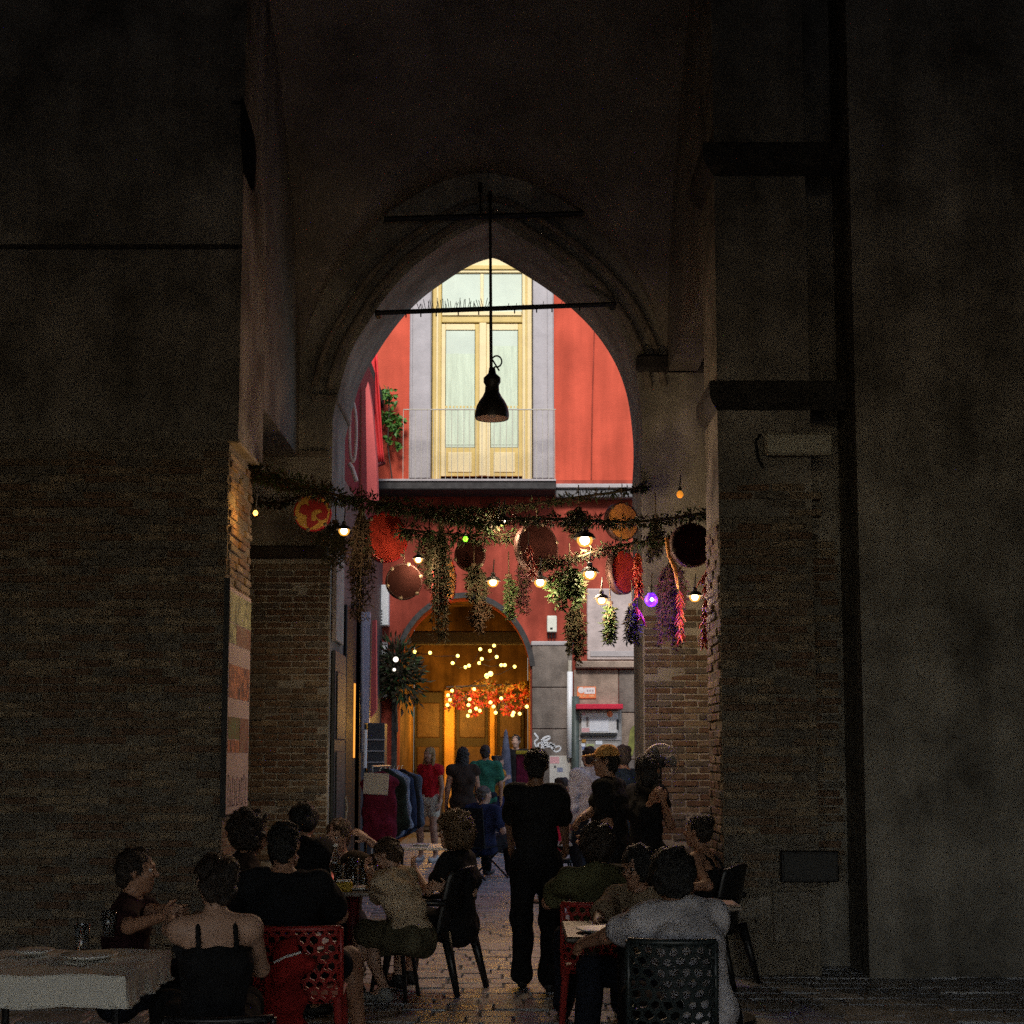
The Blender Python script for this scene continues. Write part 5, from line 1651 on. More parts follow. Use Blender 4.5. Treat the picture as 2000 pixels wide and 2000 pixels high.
# ------------------------------------------------------------------ people
SKIN = {'fair': M('fair skin', (.50, .30, .21), .55, .08, 14, .05), 'tan': M('tanned skin', (.38, .20, .125), .55, .08, 14, .05), 'brown': M('brown skin', (.22, .115, .07), .55, .08, 14, .05)}
HAIR = {'black': M('black hair', (.010, .009, .008), .55, .4, 60, .5, stretch=(1, 1, .3)), 'dark': M('dark brown hair', (.025, .016, .011), .55, .4, 60, .5, stretch=(1, 1, .3)),
        'brown': M('brown hair', (.07, .04, .022), .55, .4, 60, .5, stretch=(1, 1, .3)), 'blonde': M('blonde hair', (.26, .17, .07), .55, .35, 60, .5, stretch=(1, 1, .3)), 'light': M('light brown hair', (.13, .08, .042), .55, .4, 60, .5, stretch=(1, 1, .3)), 'grey': M('greying hair', (.10, .085, .075), .6, .4, 60, .5)}
m_eye = M('eye', (.55, .5, .46), .25, 0, 1, 0)
m_iris = M('iris', (.02, .013, .01), .2, 0, 1, 0)
U3 = np.array([0, 0, 1.0])

def ik(a, b, l1, l2, hint):
    d = b - a
    L = np.linalg.norm(d)
    mx = (l1 + l2) * .995
    if L > mx:
        b = a + d / L * mx; d = b - a; L = mx
    x = (l1 * l1 - l2 * l2 + L * L) / (2 * L)
    hgt = math.sqrt(max(l1 * l1 - x * x, 0))
    u = d / L
    hv = np.asarray(hint, float)
    hv = hv - u * (hv @ u)
    hv = unit(hv) if np.linalg.norm(hv) > 1e-6 else unit(np.cross(u, [1, 0, 0.1]))
    return a + u * x + hv * hgt, b

def rotv(v, k, ang):
    k = unit(k); c, s = math.cos(ang), math.sin(ang)
    return v * c + np.cross(k, v) * s + k * (k @ v) * (1 - c)

PEOPLE = []
def person(label, head, Y, face, H=1.70, floor=0.03, seated=False, lean=0, roll=0, hyaw=0, hpitch=0, lh=None, rh=None, lf=None, rf=None,
           top=None, bottom=None, hair=None, skin='tan', res=.0115, female=False, shoes=(.02, .02, .022), lhint=None, rhint=None,
           spread=.10, fingers=True, build=1.0, group=None, cap=None, glasses=False, hands=True, kneelift=0.0, twist=0, shw=1.0):
    """a figure whose head centre sits at photograph pixel `head`, Y metres away; face = heading in degrees, 0 looks away from the camera, 90 to the left"""
    a = math.radians(face)
    F = np.array([-math.sin(a), math.cos(a), 0]); R = np.array([math.cos(a), math.sin(a), 0])
    s = H / 1.75
    tgt = np.array(at(head[0], head[1], Y))
    def skel(s, pz):
        T = unit(U3 * math.cos(math.radians(lean)) + F * math.sin(math.radians(lean)) + R * math.sin(math.radians(roll)))
        P = np.array([0, 0, pz])
        nb = P + T * .53 * s
        NT = unit(T * .45 + U3 * .75 + F * .12)
        Fh = rotv(F, U3, math.radians(hyaw)); Rh = rotv(R, U3, math.radians(hyaw))
        Fh = rotv(Fh, Rh, math.radians(-hpitch)); Uh = np.cross(Rh, Fh)
        hc = nb + NT * .165 * s + Fh * .012 * s
        return T, P, nb, NT, Fh, Rh, Uh, hc
    if not seated:
        _, _, _, _, _, _, _, hc = skel(1.0, .93)
        s = (tgt[2] - floor) / hc[2]
        pz = .93 * s + floor
    else:
        _, _, _, _, _, _, _, hc = skel(s, 0.0)
        pz = tgt[2] - hc[2]
    T, P, nb, NT, Fh, Rh, Uh, hc = skel(s, pz)
    off = np.array([tgt[0] - hc[0], tgt[1] - hc[1], 0])
    P, nb, hc = P + off, nb + off, hc + off
    PEOPLE.append((label[:30], round(pz, 2), round(s * 1.75, 2)))
    B = unit(np.cross(R, T))            # forward of the torso
    Rt = rotv(R, T, math.radians(twist)); Bt = np.cross(Rt, T) * -1
    Bt = rotv(B, T, math.radians(twist))
    ax = np.array([Rt, Bt, T])
    w = (.92 if female else 1.0) * build
    sw = shw * (.165 if female else .185) * s * (0.5 + 0.5 * build)
    chest = P + T * .34 * s
    shc = P + T * .475 * s
    shL, shR = shc - Rt * sw, shc + Rt * sw
    hipL, hipR = P - R * .088 * s - U3 * .01, P + R * .088 * s - U3 * .01
    ua, fa, th, sk = .285 * s, .25 * s, .43 * s, .425 * s
    def hd(v, dflt):
        return np.array(v, float) if v is not None else dflt
    if seated:
        dL, dR = hipL + F * .36 * s + U3 * .14 * s + R * .02, hipR + F * .36 * s + U3 * .14 * s - R * .02
    else:
        dL, dR = shL - U3 * .52 * s - R * .06 + F * .07, shR - U3 * .52 * s + R * .06 + F * .07
    lh_, rh_ = hd(lh, dL), hd(rh, dR)
    elL, wrL = ik(shL, lh_, ua, fa, lhint if lhint is not None else (-F * .6 - R * .5 - U3 * .5))
    elR, wrR = ik(shR, rh_, ua, fa, rhint if rhint is not None else (-F * .6 + R * .5 - U3 * .5))
    if seated:
        fL = np.array([*(hipL + F * .44 * s - R * spread)[:2], .085 + floor]); fR = np.array([*(hipR + F * .44 * s + R * spread)[:2], .085 + floor])
    else:
        fL = np.array([*(hipL - R * .03)[:2], .085 + floor]); fR = np.array([*(hipR + R * .03 + F * .05)[:2], .085 + floor])
    fL, fR = hd(lf, fL), hd(rf, fR)
    knL, anL = ik(hipL, fL, th, sk, F + U3 * (.8 if seated else .1) - R * spread * 2)
    knR, anR = ik(hipR, fR, th, sk, F + U3 * (.8 if seated else .1) + R * spread * 2)
    Lc = [('l', shL, elL, wrL), ('r', shR, elR, wrR)]
    Gc = [(hipL, knL, anL), (hipR, knR, anR)]
    def torso(b, g, k=.05, upto=1.0):
        b.ell(P, (.165 * s * (1.04 if female else 1) * build + g, .118 * s * build + g, .13 * s + g), ax, k)
        b.ell(P + T * .17 * s, (.140 * s * w + g, .100 * s * build + g, .17 * s + g), ax, k)
        b.ell(chest, (.160 * s * w + g, .110 * s * build + g, .185 * s + g), ax, k)
        if female:
            for q in (-1, 1):
                b.ell(chest + Rt * q * .075 * s + Bt * .085 * s - T * .01, (.06 * s + g, .055 * s + g, .06 * s + g), ax, .04)
        b.cap(shL + Rt * .02, shR - Rt * .02, .058 * s + g, None, k, Bt, 1.1)
        b.cap(nb - T * .02, shL + T * .012, .048 * s + g * .7, .042 * s + g * .7, .05)
        b.cap(nb - T * .02, shR + T * .012, .048 * s + g * .7, .042 * s + g * .7, .05)
    hs_ = .97 if female else 1.0
    q = s if s < .95 else 1.0
    q = max(q, .93) * hs_
    hax = np.array([Rh, Fh, Uh])
    b = SDF()
    torso(b, 0)
    b.cap(nb - T * .03, hc - Uh * .055 * q - Fh * .012, .055 * s * (.88 if female else 1), .051 * s * (.88 if female else 1), .03)
    for _, S_, E_, W_ in Lc:
        b.cap(S_, E_, .050 * s * w, .040 * s * w, .03).cap(E_, W_, .040 * s * w, .027 * s * w, .02)
    for h_, k_, n_ in Gc:
        b.cap(h_, k_, .083 * s * build, .056 * s * build, .04).cap(k_, n_, .055 * s * build, .036 * s, .02)
        b.ell(k_ + (n_ - k_) * .3 - F * .015, (.05 * s, .055 * s, .11 * s), None, .03)
        b.cap(n_, n_ + F * .13 * s - U3 * .045, .036 * s, .03 * s, .02)
    # head with brow, eye sockets, nose, lips, jaw, chin and ears
    b.ell(hc + Uh * .028 * q - Fh * .012, (.074 * q, .094 * q, .084 * q), hax, .02)
    b.ell(hc - Uh * .035 * q + Fh * .02, (.058 * q, .068 * q, .080 * q), hax, .03)
    b.ell(hc - Uh * .098 * q + Fh * .058, (.028 * q, .024 * q, .022 * q), hax, .03)
    for z_ in (-1, 1):
        b.ell(hc + Rh * z_ * .033 * q + Fh * .096 * q + Uh * .004 * q, (.019 * q, .017 * q, .012 * q), hax, .012, 'sub')
        b.ell(hc + Rh * z_ * .036 * q + Fh * .07 * q - Uh * .03 * q, (.022 * q, .022 * q, .02 * q), hax, .02)
        b.ell(hc + Rh * z_ * .077 * q - Fh * .006 - Uh * .006, (.011 * q, .022 * q, .032 * q), hax, .008)
    b.cap(hc - Rh * .04 * q + Fh * .082 * q + Uh * .026 * q, hc + Rh * .04 * q + Fh * .082 * q + Uh * .026 * q, .011 * q, None, .015)
    b.cap(hc + Fh * .086 * q + Uh * .008 * q, hc + Fh * .108 * q - Uh * .028 * q, .009 * q, .0145 * q, .012)
    b.cap(hc - Rh * .018 * q + Fh * .082 * q - Uh * .060 * q, hc + Rh * .018 * q + Fh * .082 * q - Uh * .060 * q, .0095 * q, None, .008)
    b.cap(hc - Rh * .016 * q + Fh * .079 * q - Uh * .071 * q, hc + Rh * .016 * q + Fh * .079 * q - Uh * .071 * q, .0095 * q, None, .008)
    V, Q = b.mesh(res)
    V, Q = [V], [Q]
    # hands: palm, four curled fingers of different length and a thumb from the side of the palm
    if hands:
        for nm, S_, E_, W_ in Lc:
            D = unit(W_ - E_)
            side = 1 if nm == 'r' else -1
            curl = .9
            up = unit(np.cross(D, unit(np.cross(U3 if abs(D[2]) < .9 else F, D))))
            lat = unit(np.cross(D, up))
            # palm normal faces the body's middle
            inward = unit((P + T * .3) - W_)
            pn = inward - D * (inward @ D)
            pn = unit(pn) if np.linalg.norm(pn) > .1 else up
            lat = unit(np.cross(pn, D)) * side
            if lat @ (F + U3 * .6) < 0:
                lat = -lat
            hb = SDF()
            hsz = s * (.92 if female else 1)
            hb.cap(W_ - D * .02, W_ + D * .03 * hsz, .027 * hsz, .03 * hsz, .02, pn, 1.3)
            hb.ell(W_ + D * .055 * hsz, (.045 * hsz, .016 * hsz, .042 * hsz), np.array([D, pn, lat]), .015)
            for fi, (o_, ln_) in enumerate(((.030, .070), (.010, .080), (-.010, .075), (-.029, .058))):
                p0 = W_ + D * .090 * hsz + lat * o_ * hsz
                d1 = unit(D * math.cos(curl * .55) + pn * math.sin(curl * .55))
                d2 = unit(D * math.cos(curl * 1.5) + pn * math.sin(curl * 1.5))
                p1 = p0 + d1 * ln_ * .5 * hsz
                p2 = p1 + d2 * ln_ * .5 * hsz
                hb.cap(p0 - D * .01, p1, .0095 * hsz, .0088 * hsz, .006).cap(p1, p2, .0088 * hsz, .0072 * hsz, .004)
            t0 = W_ + D * .03 * hsz + lat * .032 * hsz
            t1 = t0 + unit(D * .6 + lat * .8 + pn * .3) * .04 * hsz
            t2 = t1 + unit(D * .9 + lat * .2 + pn * .5) * .03 * hsz
            hb.cap(t0, t1, .014 * hsz, .011 * hsz, .012).cap(t1, t2, .011 * hsz, .008 * hsz, .005)
            v, qd = hb.mesh(.0055 if fingers else .010)
            Q.append(qd + sum(len(x) for x in V)); V.append(v)
    body = mesh_obj('person', np.concatenate(V), np.concatenate(Q), SKIN[skin], None, True, loc=(P[0], P[1], 0))
    tag(body, label, 'person', group)
    # eyes
    for z_ in (-1, 1):
        e = hc + Rh * z_ * .033 * q + Fh * .074 * q + Uh * .004 * q
        if res < .013:
            eb = MB(); eb.ball(e, .0135 * q, 8, 6); eb.mi = 1; eb.ball(e + Fh * .009 * q, .0062 * q, 6, 5)
            eb.build('eye', [m_eye, m_iris], body, True)
    sd = int(abs(head[0] * 7 + head[1]))
    # ---- clothes
    if top:
        m = cloth(top['name'], top['col'])
        g = top.get('g', .018)
        c = SDF()
        kind = top.get('kind', 'tee')
        torso(c, g)
        if kind != 'dress':
            c.plane(P - T * top.get('hem', .10) * s, T)
        if kind in ('tee', 'long', 'dress'):
            for _, S_, E_, W_ in Lc:
                if kind == 'long':
                    c.cap(S_, E_, .050 * s * w + g + .008, .040 * s * w + g, .035).cap(E_, E_ + (W_ - E_) * top.get('cuff', .93), .040 * s * w + g, .029 * s * w + g, .02)
                else:
                    c.cap(S_, S_ + (E_ - S_) * top.get('sleeve', .62), .050 * s * w + g + .002, .047 * s * w + g + .008, .035)
        if kind in ('dress', 'skirt'):
            if seated:
                for h_, k_, n_ in Gc:
                    c.cap(h_, k_, .10 * s, .085 * s, .09)
            else:
                c.cap(P - T * .02, P - T * top.get('skirt', .42), .15 * s, .20 * s, .08, F, 1.25)
        if kind == 'dress' and not seated:
            c.plane(P - T * (top.get('skirt', .42) + .02), T)
        c.cap(nb + T * .045 * s + F * .01, hc + U3 * .05, .072 * s, .085 * s, .015, op='sub')
        if kind == 'tank':
            c.plane(P + T * .40 * s, -T)
        V, Qd = c.mesh(res * 1.05, min(top.get('wr', .011), g * .42), 20, sd)
        mesh_obj(top.get('part', 'shirt'), V, Qd, m, body, True)
        if kind == 'tank':
            for z_ in (-1, 1):
                x0 = Rt * z_ * .085 * s
                pts = [P + T * .37 * s + x0 - Bt * .125 * s, P + T * .47 * s + x0 - Bt * .085 * s, P + T * .535 * s + x0 * .95, P + T * .47 * s + x0 + Bt * .10 * s, P + T * .38 * s + x0 + Bt * .13 * s]
                MB().tube([tuple(v) for v in chaikin(pts, 2)], .011, 6).build('shoulder_strap', m, body, True)
    if bottom:
        m = cloth(bottom['name'], bottom['col'])
        g = bottom.get('g', .016)
        c = SDF()
        c.ell(P, (.165 * s * (1.04 if female else 1) * build + g, .118 * s * build + g, .13 * s + g), np.array([R, B, T]), .05)
        kind = bottom.get('kind', 'trousers')
        c.plane(P + T * .10 * s, -T)
        for h_, k_, n_ in Gc:
            if kind == 'shorts':
                c.cap(h_, h_ + (k_ - h_) * bottom.get('len', .85), .085 * s * build + g, .068 * s * build + g + .008, .04)
            else:
                c.cap(h_, k_, .085 * s * build + g, .062 * s * build + g, .04).ell(k_, (.066 * s * build + g,) * 3, None, .03)
                c.ell(k_ + (n_ - k_) * .3 - F * .015, (.05 * s + g, .055 * s + g, .12 * s + g), None, .03)
                c.cap(k_, k_ + (n_ - k_) * .97, .060 * s * build + g, .045 * s + g + bottom.get('flare', .01), .03)
        V, Qd = c.mesh(res * 1.05, min(.010, g * .42), 20, sd + 1)
        mesh_obj(bottom.get('part', kind), V, Qd, m, body, True)
    if shoes:
        m = M('shoe %s' % (shoes,), shoes, .6, .2, 20, .1)
        for h_, k_, n_ in Gc:
            c = SDF()
            f0 = n_ * 1.0; f0[2] = max(n_[2] - .045, .05)
            c.cap(f0 - F * .03 * s, f0 + F * .17 * s - U3 * .002, .040 * s, .036 * s, .03, U3, 1.0).ell(n_ - U3 * .01, (.048 * s, .048 * s, .05 * s), None, .03)
            c.plane([0, 0, n_[2] - .085 + .004], U3)
            V, Qd = c.mesh(.010)
            mesh_obj('shoe', V, Qd, m, body, True)
    # ---- hair
    if hair:
        q0, q = q, q * hair.get('big', 1.0)
        m = HAIR[hair['col']]
        st = hair.get('style', 'short')
        c = SDF()
        c.ell(hc + Uh * .034 * q - Fh * .020, (.084 * q, .098 * q, .090 * q), hax, .02)
        if st == 'short':
            c.ell(hc - Uh * .03 * q - Fh * .05, (.068 * q, .055 * q, .07 * q), hax, .03)
        if st in ('curly', 'bob', 'round'):
            r2 = hair.get('r', .11)
            c.ell(hc + Uh * .01 * q - Fh * .025, (r2, r2, r2 * 1.18), hax, .03)
            rr = np.random.default_rng(sd)
            if st == 'curly':
                for _ in range(110):
                    v = unit(rr.normal(size=3)); v[2] = v[2] if v[2] > -.7 else -.7
                    p_ = hc + Uh * .01 * q - Fh * .025 + (Rh * v[0] + Fh * v[1]) * r2 * .98 + Uh * v[2] * r2 * 1.15
                    if v[1] > .35 and v[2] < .45:
                        continue
                    c.ell(p_, (.026, .026, .026), None, .022)
        if st == 'long':
            ln = hair.get('len', .32)
            c.cap(hc - Fh * .045 * q, hc - Fh * .075 * q - U3 * ln, .085 * q, .07 * q, .04, Fh, 1.4)
            for z_ in (-1, 1):
                c.cap(hc + Rh * z_ * .066 * q - Fh * .01, hc + Rh * z_ * .085 * q - U3 * ln * .9 + Fh * .01, .032, .03, .03)
        if st in ('bun', 'updo'):
            c.ell(hc - Uh * .02 * q - Fh * .05, (.07 * q, .06 * q, .075 * q), hax, .03)
            bp = hc + Uh * (.075 if st == 'bun' else .03) * q - Fh * (.09 if st == 'bun' else .105) * q
            c.ell(bp, (.05, .045, .045), hax, .02)
            if st == 'updo':
                c.ell(bp + Rh * .03 + Uh * .03, (.04, .04, .04), hax, .02).ell(bp - Rh * .04 - Uh * .01, (.04, .04, .035), hax, .02)
        if st != 'back':
            fr = .0 if hair.get('fringe') else .022
            c.ell(hc + Fh * .098 * q - Uh * (.045 - fr * .6) * q, (.066 * q, .060 * q, (.078 + fr * .6) * q), hax, .012, 'sub')
        if cap:
            c.plane(hc + Uh * .035, -Uh)
            c.ell(hc + Fh * .09 * q - Uh * .02 * q, (.09 * q, .085 * q, .12 * q), hax, .012, 'sub')
        V, Qd = c.mesh(res * .9, hair.get('wr', .009), 75, sd + 2)
        if res < .013 and len(V):
            rs = np.random.default_rng(sd + 5)
            n_ = 5200 if st == 'curly' else 2600
            pk = rs.integers(0, len(V), n_)
            cen = hc - Fh * .02
            nr = V[pk] - cen
            nr = nr / (np.linalg.norm(nr, axis=1, keepdims=True) + 1e-9)
            dn = rs.normal(size=(n_, 3)) * (.9 if st == 'curly' else .35) - Uh * (.4 if st == 'curly' else 1.0) - Fh * .3
            tg = dn - nr * np.sum(dn * nr, 1, keepdims=True)
            tg = tg / (np.linalg.norm(tg, axis=1, keepdims=True) + 1e-9)
            ln = rs.uniform(.02, .055, (n_, 1))
            lift = rs.uniform(.02, .45 if st == 'curly' else .28, (n_, 1))
            wv = np.cross(nr, tg) * rs.uniform(.0009, .0018, (n_, 1))
            p0 = V[pk] - nr * .003
            p1 = p0 + (tg + nr * lift * 1.2) * ln * .5
            p2 = p0 + (tg + nr * lift * .7) * ln
            b0 = len(V)
            V = np.concatenate([V, p0 - wv, p0 + wv, p1 - wv, p1 + wv, p2])
            k_ = np.arange(n_)
            A_, B_, C_, D_, E_ = [b0 + k_ + n_ * t for t in range(5)]
            Qd = np.concatenate([Qd, np.stack([A_, B_, D_, C_], 1), np.stack([C_, D_, E_, E_], 1)[:0]])
        mesh_obj('hair', V, Qd, m, body, True)
        q = q0
        if hair.get('clip'):
            v = hc + Uh * .02 - Fh * .115 * q + Rh * hair['clip'] * .035
            MB().ball(v, .017, 8, 6, (1.2, .6, 1)).build('hair_clip', M('pearl clip', (.45, .44, .42), .3, .1, 20, 0), body, True)
    if hair and hair.get('beard'):
        c = SDF()
        c.ell(hc - Uh * .065 * q + Fh * .028, (.062 * q, .066 * q, .062 * q), hax, .02)
        c.ell(hc + Uh * .02 + Fh * .03, (.09, .14, .058), hax, .01, 'sub')
        V, Qd = c.mesh(.008, .006, 60, sd)
        mesh_obj('beard', V, Qd, HAIR[hair['col']], body, True)
    if cap:
        m = cloth('cap canvas', cap)
        c = SDF()
        c.ell(hc + Uh * .042 * q - Fh * .012, (.086 * q, .104 * q, .086 * q), hax, .02)
        c.plane(hc + Uh * .030 * q - Fh * .0, Uh + Fh * .10)
        V, Qd = c.mesh(.008, .003, 40, 3)
        mesh_obj('cap', V, Qd, m, body, True)
        c = SDF()
        c.ell(hc + Uh * .045 * q + Fh * .115, (.075 * q, .085 * q, .010), np.array([Rh, unit(Fh - Uh * .15), unit(Uh + Fh * .15)]), .01)
        V, Qd = c.mesh(.007)
        mesh_obj('cap_peak', V, Qd, m, body, True)
    if glasses:
        for z_ in (-1, 1):
            e = hc + Rh * z_ * .034 * q + Fh * .098 * q + Uh * .004 * q
            ring = [tuple(e + Rh * .024 * math.cos(t) + Uh * .018 * math.sin(t)) for t in np.linspace(0, 6.283, 15)]
            MB().tube(ring, .0028, 5).tube([tuple(e + Rh * z_ * .024), tuple(hc + Rh * z_ * .078 * q + Fh * .0 + Uh * .004)], .0025, 5).build('glasses_frame', m_iron, body)
    return body

A3 = lambda px, py, Y: np.array(at(px, py, Y))
BLK = dict(name='black cotton', col=(.012, .012, .013))
# ---- standing staff and guests
person('waiter in black seen from behind standing on the walkway', (1047, 1496), 10.35, -4, lh=A3(998, 1650, 10.7), rh=A3(1106, 1655, 10.7), hpitch=12,
       top=dict(BLK, kind='tee', sleeve=.75, g=.02, hem=.14), bottom=dict(name='black trousers', col=(.010, .010, .011), g=.018, flare=.018), hair=dict(col='black', style='short'), skin='brown',
       build=.98, shw=.88, lf=A3(1020, 1925, 10.45) * [1, 1, 0] + [0, 0, .115], rf=A3(1074, 1943, 10.25) * [1, 1, 0] + [0, 0, .115])
person('man in a tan cap and black shirt standing and looking left', (1183, 1486), 11.3, 72, hyaw=12, rh=A3(1120, 1612, 11.0), lh=A3(1148, 1640, 11.2),
       top=dict(BLK, kind='tee', g=.02), bottom=dict(name='charcoal trousers', col=(.02, .02, .022)), hair=dict(col='black', style='short'), cap=(.66, .36, .12), build=1.2)
person('woman with long dark hair standing beside the pedestal fan with a raised forearm', (1266, 1500), 11.7, -50, female=True, rh=A3(1296, 1566, 11.35), lh=A3(1271, 1566, 11.5), rhint=np.array([.3, -.3, -1]), lhint=np.array([0, -.3, -1]),
       top=dict(BLK, kind='tee', sleeve=.3), bottom=dict(name='black trousers', col=(.010, .010, .011)), hair=dict(col='black', style='long', len=.34), skin='tan')
# ---- left tables
person('woman in a black strappy top with pinned up hair, back to the camera', (420, 1722), 6.5, 16, H=1.68, seated=True, female=True, lean=6, hyaw=14, lh=A3(330, 1790, 7.0), rh=A3(480, 1900, 6.9),
       top=dict(BLK, kind='tank'), bottom=dict(name='black skirt', col=(.011, .011, .012)), hair=dict(col='dark', style='updo', big=1.12), skin='fair')
person('man in a dark shirt seen from behind on the left red chair', (556, 1648), 7.95, -6, H=1.80, seated=True, lean=4, lh=A3(520, 1770, 8.4), rh=A3(650, 1760, 8.35),
       top=dict(name='near black shirt', col=(.012, .013, .015), kind='tee', sleeve=.7), bottom=dict(name='dark shorts', col=(.015, .016, .02), kind='shorts', len=.7), hair=dict(col='black', style='short'), spread=.26, build=1.12)
person('curly haired diner in profile at the wall side of the left table', (493, 1625), 9.4, -75, H=1.68, seated=True, female=True, lean=8, lh=A3(560, 1700, 9.3), rh=A3(545, 1700, 9.15),
       top=dict(name='dark brown top', col=(.03, .018, .014), kind='tee'), bottom=dict(name='dark jeans', col=(.015, .018, .028)), hair=dict(col='dark', style='curly', r=.112), skin='tan')
person('person in a black jacket turned away beside the left pier', (596, 1600), 10.7, -25, H=1.75, seated=True, lean=6,
       top=dict(BLK, kind='long', g=.025), bottom=dict(name='black trousers', col=(.010, .010, .011)), hair=dict(col='black', style='round', r=.105), build=1.05)
person('man with a lit face resting his hand by his cheek behind the glasses', (660, 1632), 10.95, 168, H=1.72, seated=True, lean=12, hpitch=10, hyaw=-14, lh=A3(718, 1640, 10.75), rh=A3(640, 1690, 10.6), lhint=np.array([1, .1, -.5]),
       top=dict(name='brown olive shirt', col=(.07, .05, .03), kind='tee'), bottom=dict(name='dark jeans', col=(.015, .018, .028)), hair=dict(col='brown', style='short'), skin='fair')
person('child in a tan shirt and khaki shorts bending over the table to drink', (757, 1668), 10.0, 66, H=1.52, seated=True, lean=23, hpitch=30, lh=A3(722, 1708, 10.15), rh=A3(738, 1718, 10.0), rhint=np.array([.2, -.6, -.5]),
       top=dict(name='tan cotton', col=(.52, .40, .27), kind='tee', sleeve=.62, g=.03, hem=-.04), bottom=dict(name='khaki shorts', col=(.10, .09, .055), kind='shorts', len=.85, g=.025), hair=dict(col='brown', style='short'), skin='fair',
       rf=A3(752, 1915, 9.8) * [1, 1, 0] + [0, 0, .115], lf=A3(700, 1890, 10.0) * [1, 1, 0] + [0, 0, .115], shoes=(.25, .25, .24))
person('woman with short curly hair in a black dress on the black plastic chair facing left', (884, 1626), 10.38, 70, H=1.66, seated=True, female=True, lean=2, hyaw=16, lh=A3(812, 1700, 10.5), rh=A3(872, 1735, 10.2),
       top=dict(BLK, kind='dress', part='dress', sleeve=.5, g=.022), hair=dict(col='light', style='curly', r=.115), skin='fair', shoes=(.02, .02, .02), spread=.02)
person('diner at the far left edge with raised hands by a red drink', (268, 1700), 7.9, -85, H=1.68, seated=True, lean=4, lh=A3(345, 1775, 7.6), rh=A3(318, 1790, 7.35),
       top=dict(name='dark wine top', col=(.035, .012, .014), kind='tee'), bottom=dict(name='dark jeans', col=(.015, .018, .028)), hair=dict(col='dark', style='short'), skin='tan')
# ---- right tables
person('diner in an olive shirt seen from behind on the right red chair', (1168, 1650), 9.0, 4, H=1.70, seated=True, lean=14, hyaw=-16, hpitch=8, lh=A3(1118, 1745, 9.3), rh=A3(1225, 1745, 9.3), lhint=np.array([-1, -.2, -.6]),
       top=dict(name='olive cotton', col=(.085, .085, .04), kind='tee', g=.026), bottom=dict(name='dark jeans', col=(.015, .018, .028)), hair=dict(col='dark', style='round', r=.108), build=1.0)
person('diner with a black fringe and glasses facing the camera in a beige top', (1243, 1692), 8.3, 150, H=1.62, seated=True, female=True, lean=8, hpitch=14, hyaw=-20, lh=A3(1255, 1800, 7.95), rh=A3(1165, 1805, 7.95), rhint=np.array([-.8, .3, -.4]),
       top=dict(name='beige cotton', col=(.30, .22, .14), kind='tee', sleeve=.85, g=.024), bottom=dict(name='dark jeans', col=(.015, .018, .028)), hair=dict(col='black', style='bob', r=.098, fringe=True), skin='tan', glasses=True)
person('diner in a pale grey t-shirt with a pearl clip in black hair, from behind', (1310, 1708), 6.8, 10, H=1.70, seated=True, female=True, lean=24, roll=-5, hyaw=10, lh=A3(1120, 1850, 7.2), rh=A3(1330, 1850, 7.35), lhint=np.array([-1, -.3, -.5]),
       top=dict(name='pale grey cotton', col=(.50, .47, .485), kind='tee', sleeve=.56, g=.028, hem=.14), bottom=dict(name='black skirt', col=(.011, .011, .012)), hair=dict(col='black', style='round', r=.106, clip=.4), skin='tan', build=1.04)
person('woman in a black strap top facing left at the back right table', (1362, 1622), 10.5, 62, H=1.66, seated=True, female=True, lean=6, lh=A3(1318, 1735, 10.2), rh=A3(1345, 1745, 10.1), rhint=np.array([.5, -.2, -1]),
       top=dict(BLK, kind='tank'), bottom=dict(name='black trousers', col=(.010, .010, .011)), hair=dict(col='dark', style='bun'), skin='tan', )
# ---- people in the lane
far = dict(res=.017, fingers=False)
person('man in a navy polo shirt seated with his back turned in the camp chair', (946, 1552), 19.65, -28, H=1.75, seated=True, lean=0, hyaw=-30, rh=A3(980, 1610, 19.7), top=dict(name='navy polo', col=(.02, .028, .075), kind='tee', g=.025), bottom=dict(name='black trousers', col=(.010, .010, .011)),
       hair=dict(col='grey', style='short'), skin='fair', build=1.15, **far)
person('blonde woman in a red top and white shorts walking in the lane', (838, 1474), 22.6, 150, H=1.66, female=True, top=dict(name='red crop top', col=(.42, .012, .02), kind='tee', sleeve=.15, hem=-.05), bottom=dict(name='white shorts', col=(.55, .50, .40), kind='shorts', len=.45, part='shorts'),
       hair=dict(col='blonde', style='long', len=.2), skin='tan', shoes=(.5, .48, .45), **far)
person('dark haired woman in a long brown dress beside the blonde woman', (903, 1474), 21.4, 20, female=True, top=dict(name='brown black dress', col=(.035, .022, .016), kind='dress', sleeve=.15, skirt=.72, part='dress'), hair=dict(col='black', style='long', len=.3), skin='tan', build=1.12, **far)
person('man in a green t-shirt seen from behind near the portal', (948, 1470), 23.6, 0, top=dict(name='bottle green cotton', col=(.03, .15, .095), kind='tee', g=.024), bottom=dict(name='dark jeans', col=(.015, .018, .028)), hair=dict(col='dark', style='short'), skin='tan', **far)
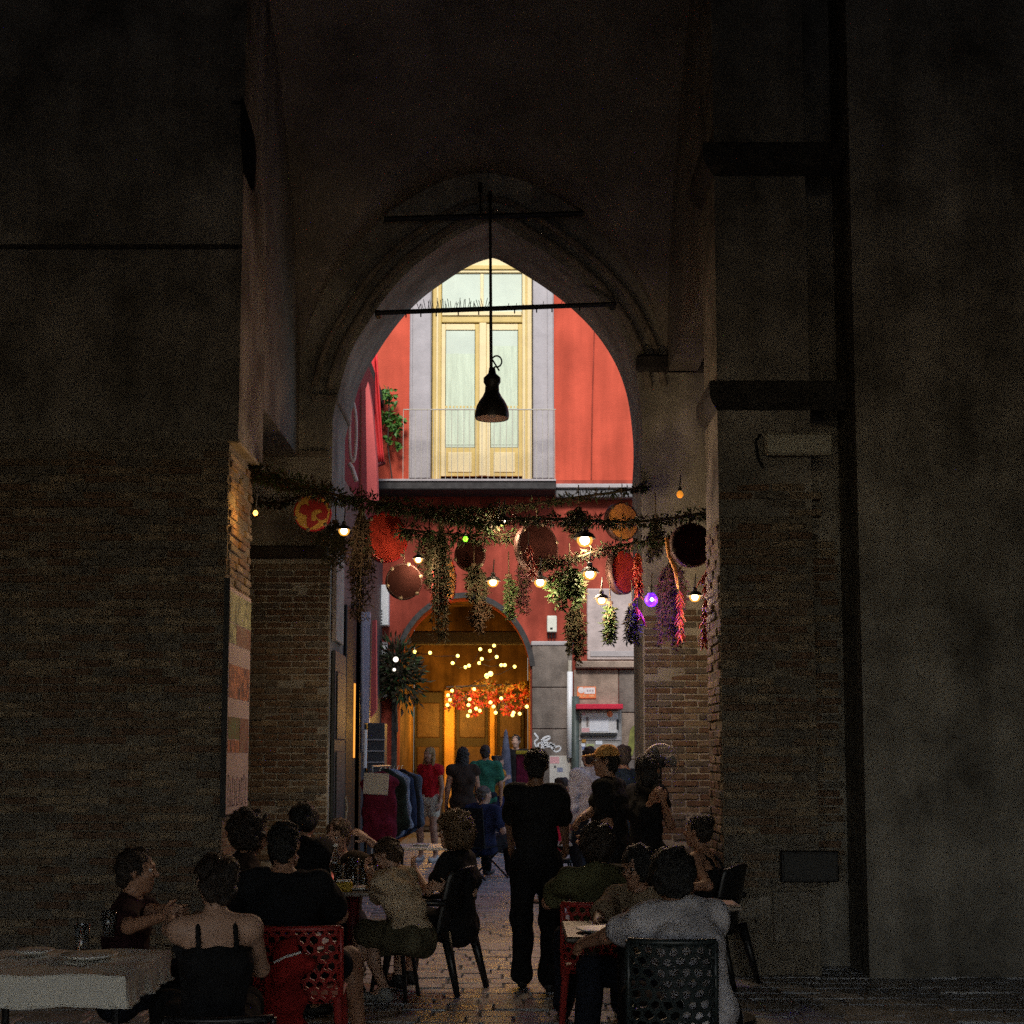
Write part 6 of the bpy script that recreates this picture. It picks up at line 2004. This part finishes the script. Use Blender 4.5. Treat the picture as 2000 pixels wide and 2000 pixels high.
person('man in black standing in the mouth of the portal, face lit orange', (1007, 1448), 26.6, 170, floor=.26, top=dict(BLK, kind='long'), bottom=dict(name='black trousers', col=(.010, .010, .011)), hair=dict(col='black', style='short'), skin='fair', **far)
person('woman in a mustard top among the crowd by the portal', (974, 1488), 24.6, -60, female=True, rh=A3(990, 1520, 24.4), top=dict(name='mustard cotton', col=(.45, .20, .03), kind='tee'), bottom=dict(name='navy trousers', col=(.02, .022, .07)), hair=dict(col='dark', style='bun'), skin='fair', **far)
person('man in a white shirt behind the man in the cap', (1150, 1478), 16.6, 30, H=1.75, top=dict(name='white shirt cotton', col=(.66, .65, .72), kind='long', g=.026), bottom=dict(name='dark jeans', col=(.015, .018, .028)), hair=dict(col='dark', style='short'), skin='fair', **far)
person('woman in a bright pink top seated on a stool in the lane', (1103, 1537), 17.2, -70, H=1.66, seated=True, female=True, lean=8, top=dict(name='bright pink cotton', col=(.62, .03, .10), kind='tee'), bottom=dict(name='black trousers', col=(.010, .010, .011)),
       hair=dict(col='dark', style='bun'), skin='fair', **far)
stl = at(1098, 1700, 17.0)
st_ = thing('stool', 'dark stool under the woman in the pink top', 'stool', (stl.x, 17.15, 0))
MB().lathe([(.001, .42), (.18, .42), (.185, .44), (.18, .46), (.001, .46)], (stl.x, 17.15, 0), 18).build('seat', m_blkpl, st_)
for k in range(4):
    t = k * math.pi / 2 + .6
    MB().tube([(stl.x + .13 * math.cos(t), 17.15 + .13 * math.sin(t), .42), (stl.x + .19 * math.cos(t), 17.15 + .19 * math.sin(t), .032)], .014, 6).build('leg', m_iron, st_)
person('person in a dark blue jacket behind the capped man', (1216, 1476), 15.2, 20, top=dict(name='dark blue jacket', col=(.035, .06, .09), kind='long'), bottom=dict(name='black trousers', col=(.010, .010, .011)), hair=dict(col='grey', style='short'), skin='fair', **far)
for p in PEOPLE: print('PERSON', p)
print('TRIS', sum(len(o.data.polygons) * 2 for o in bpy.data.objects if o.type == 'MESH'), 'OBJ', len(bpy.data.objects))
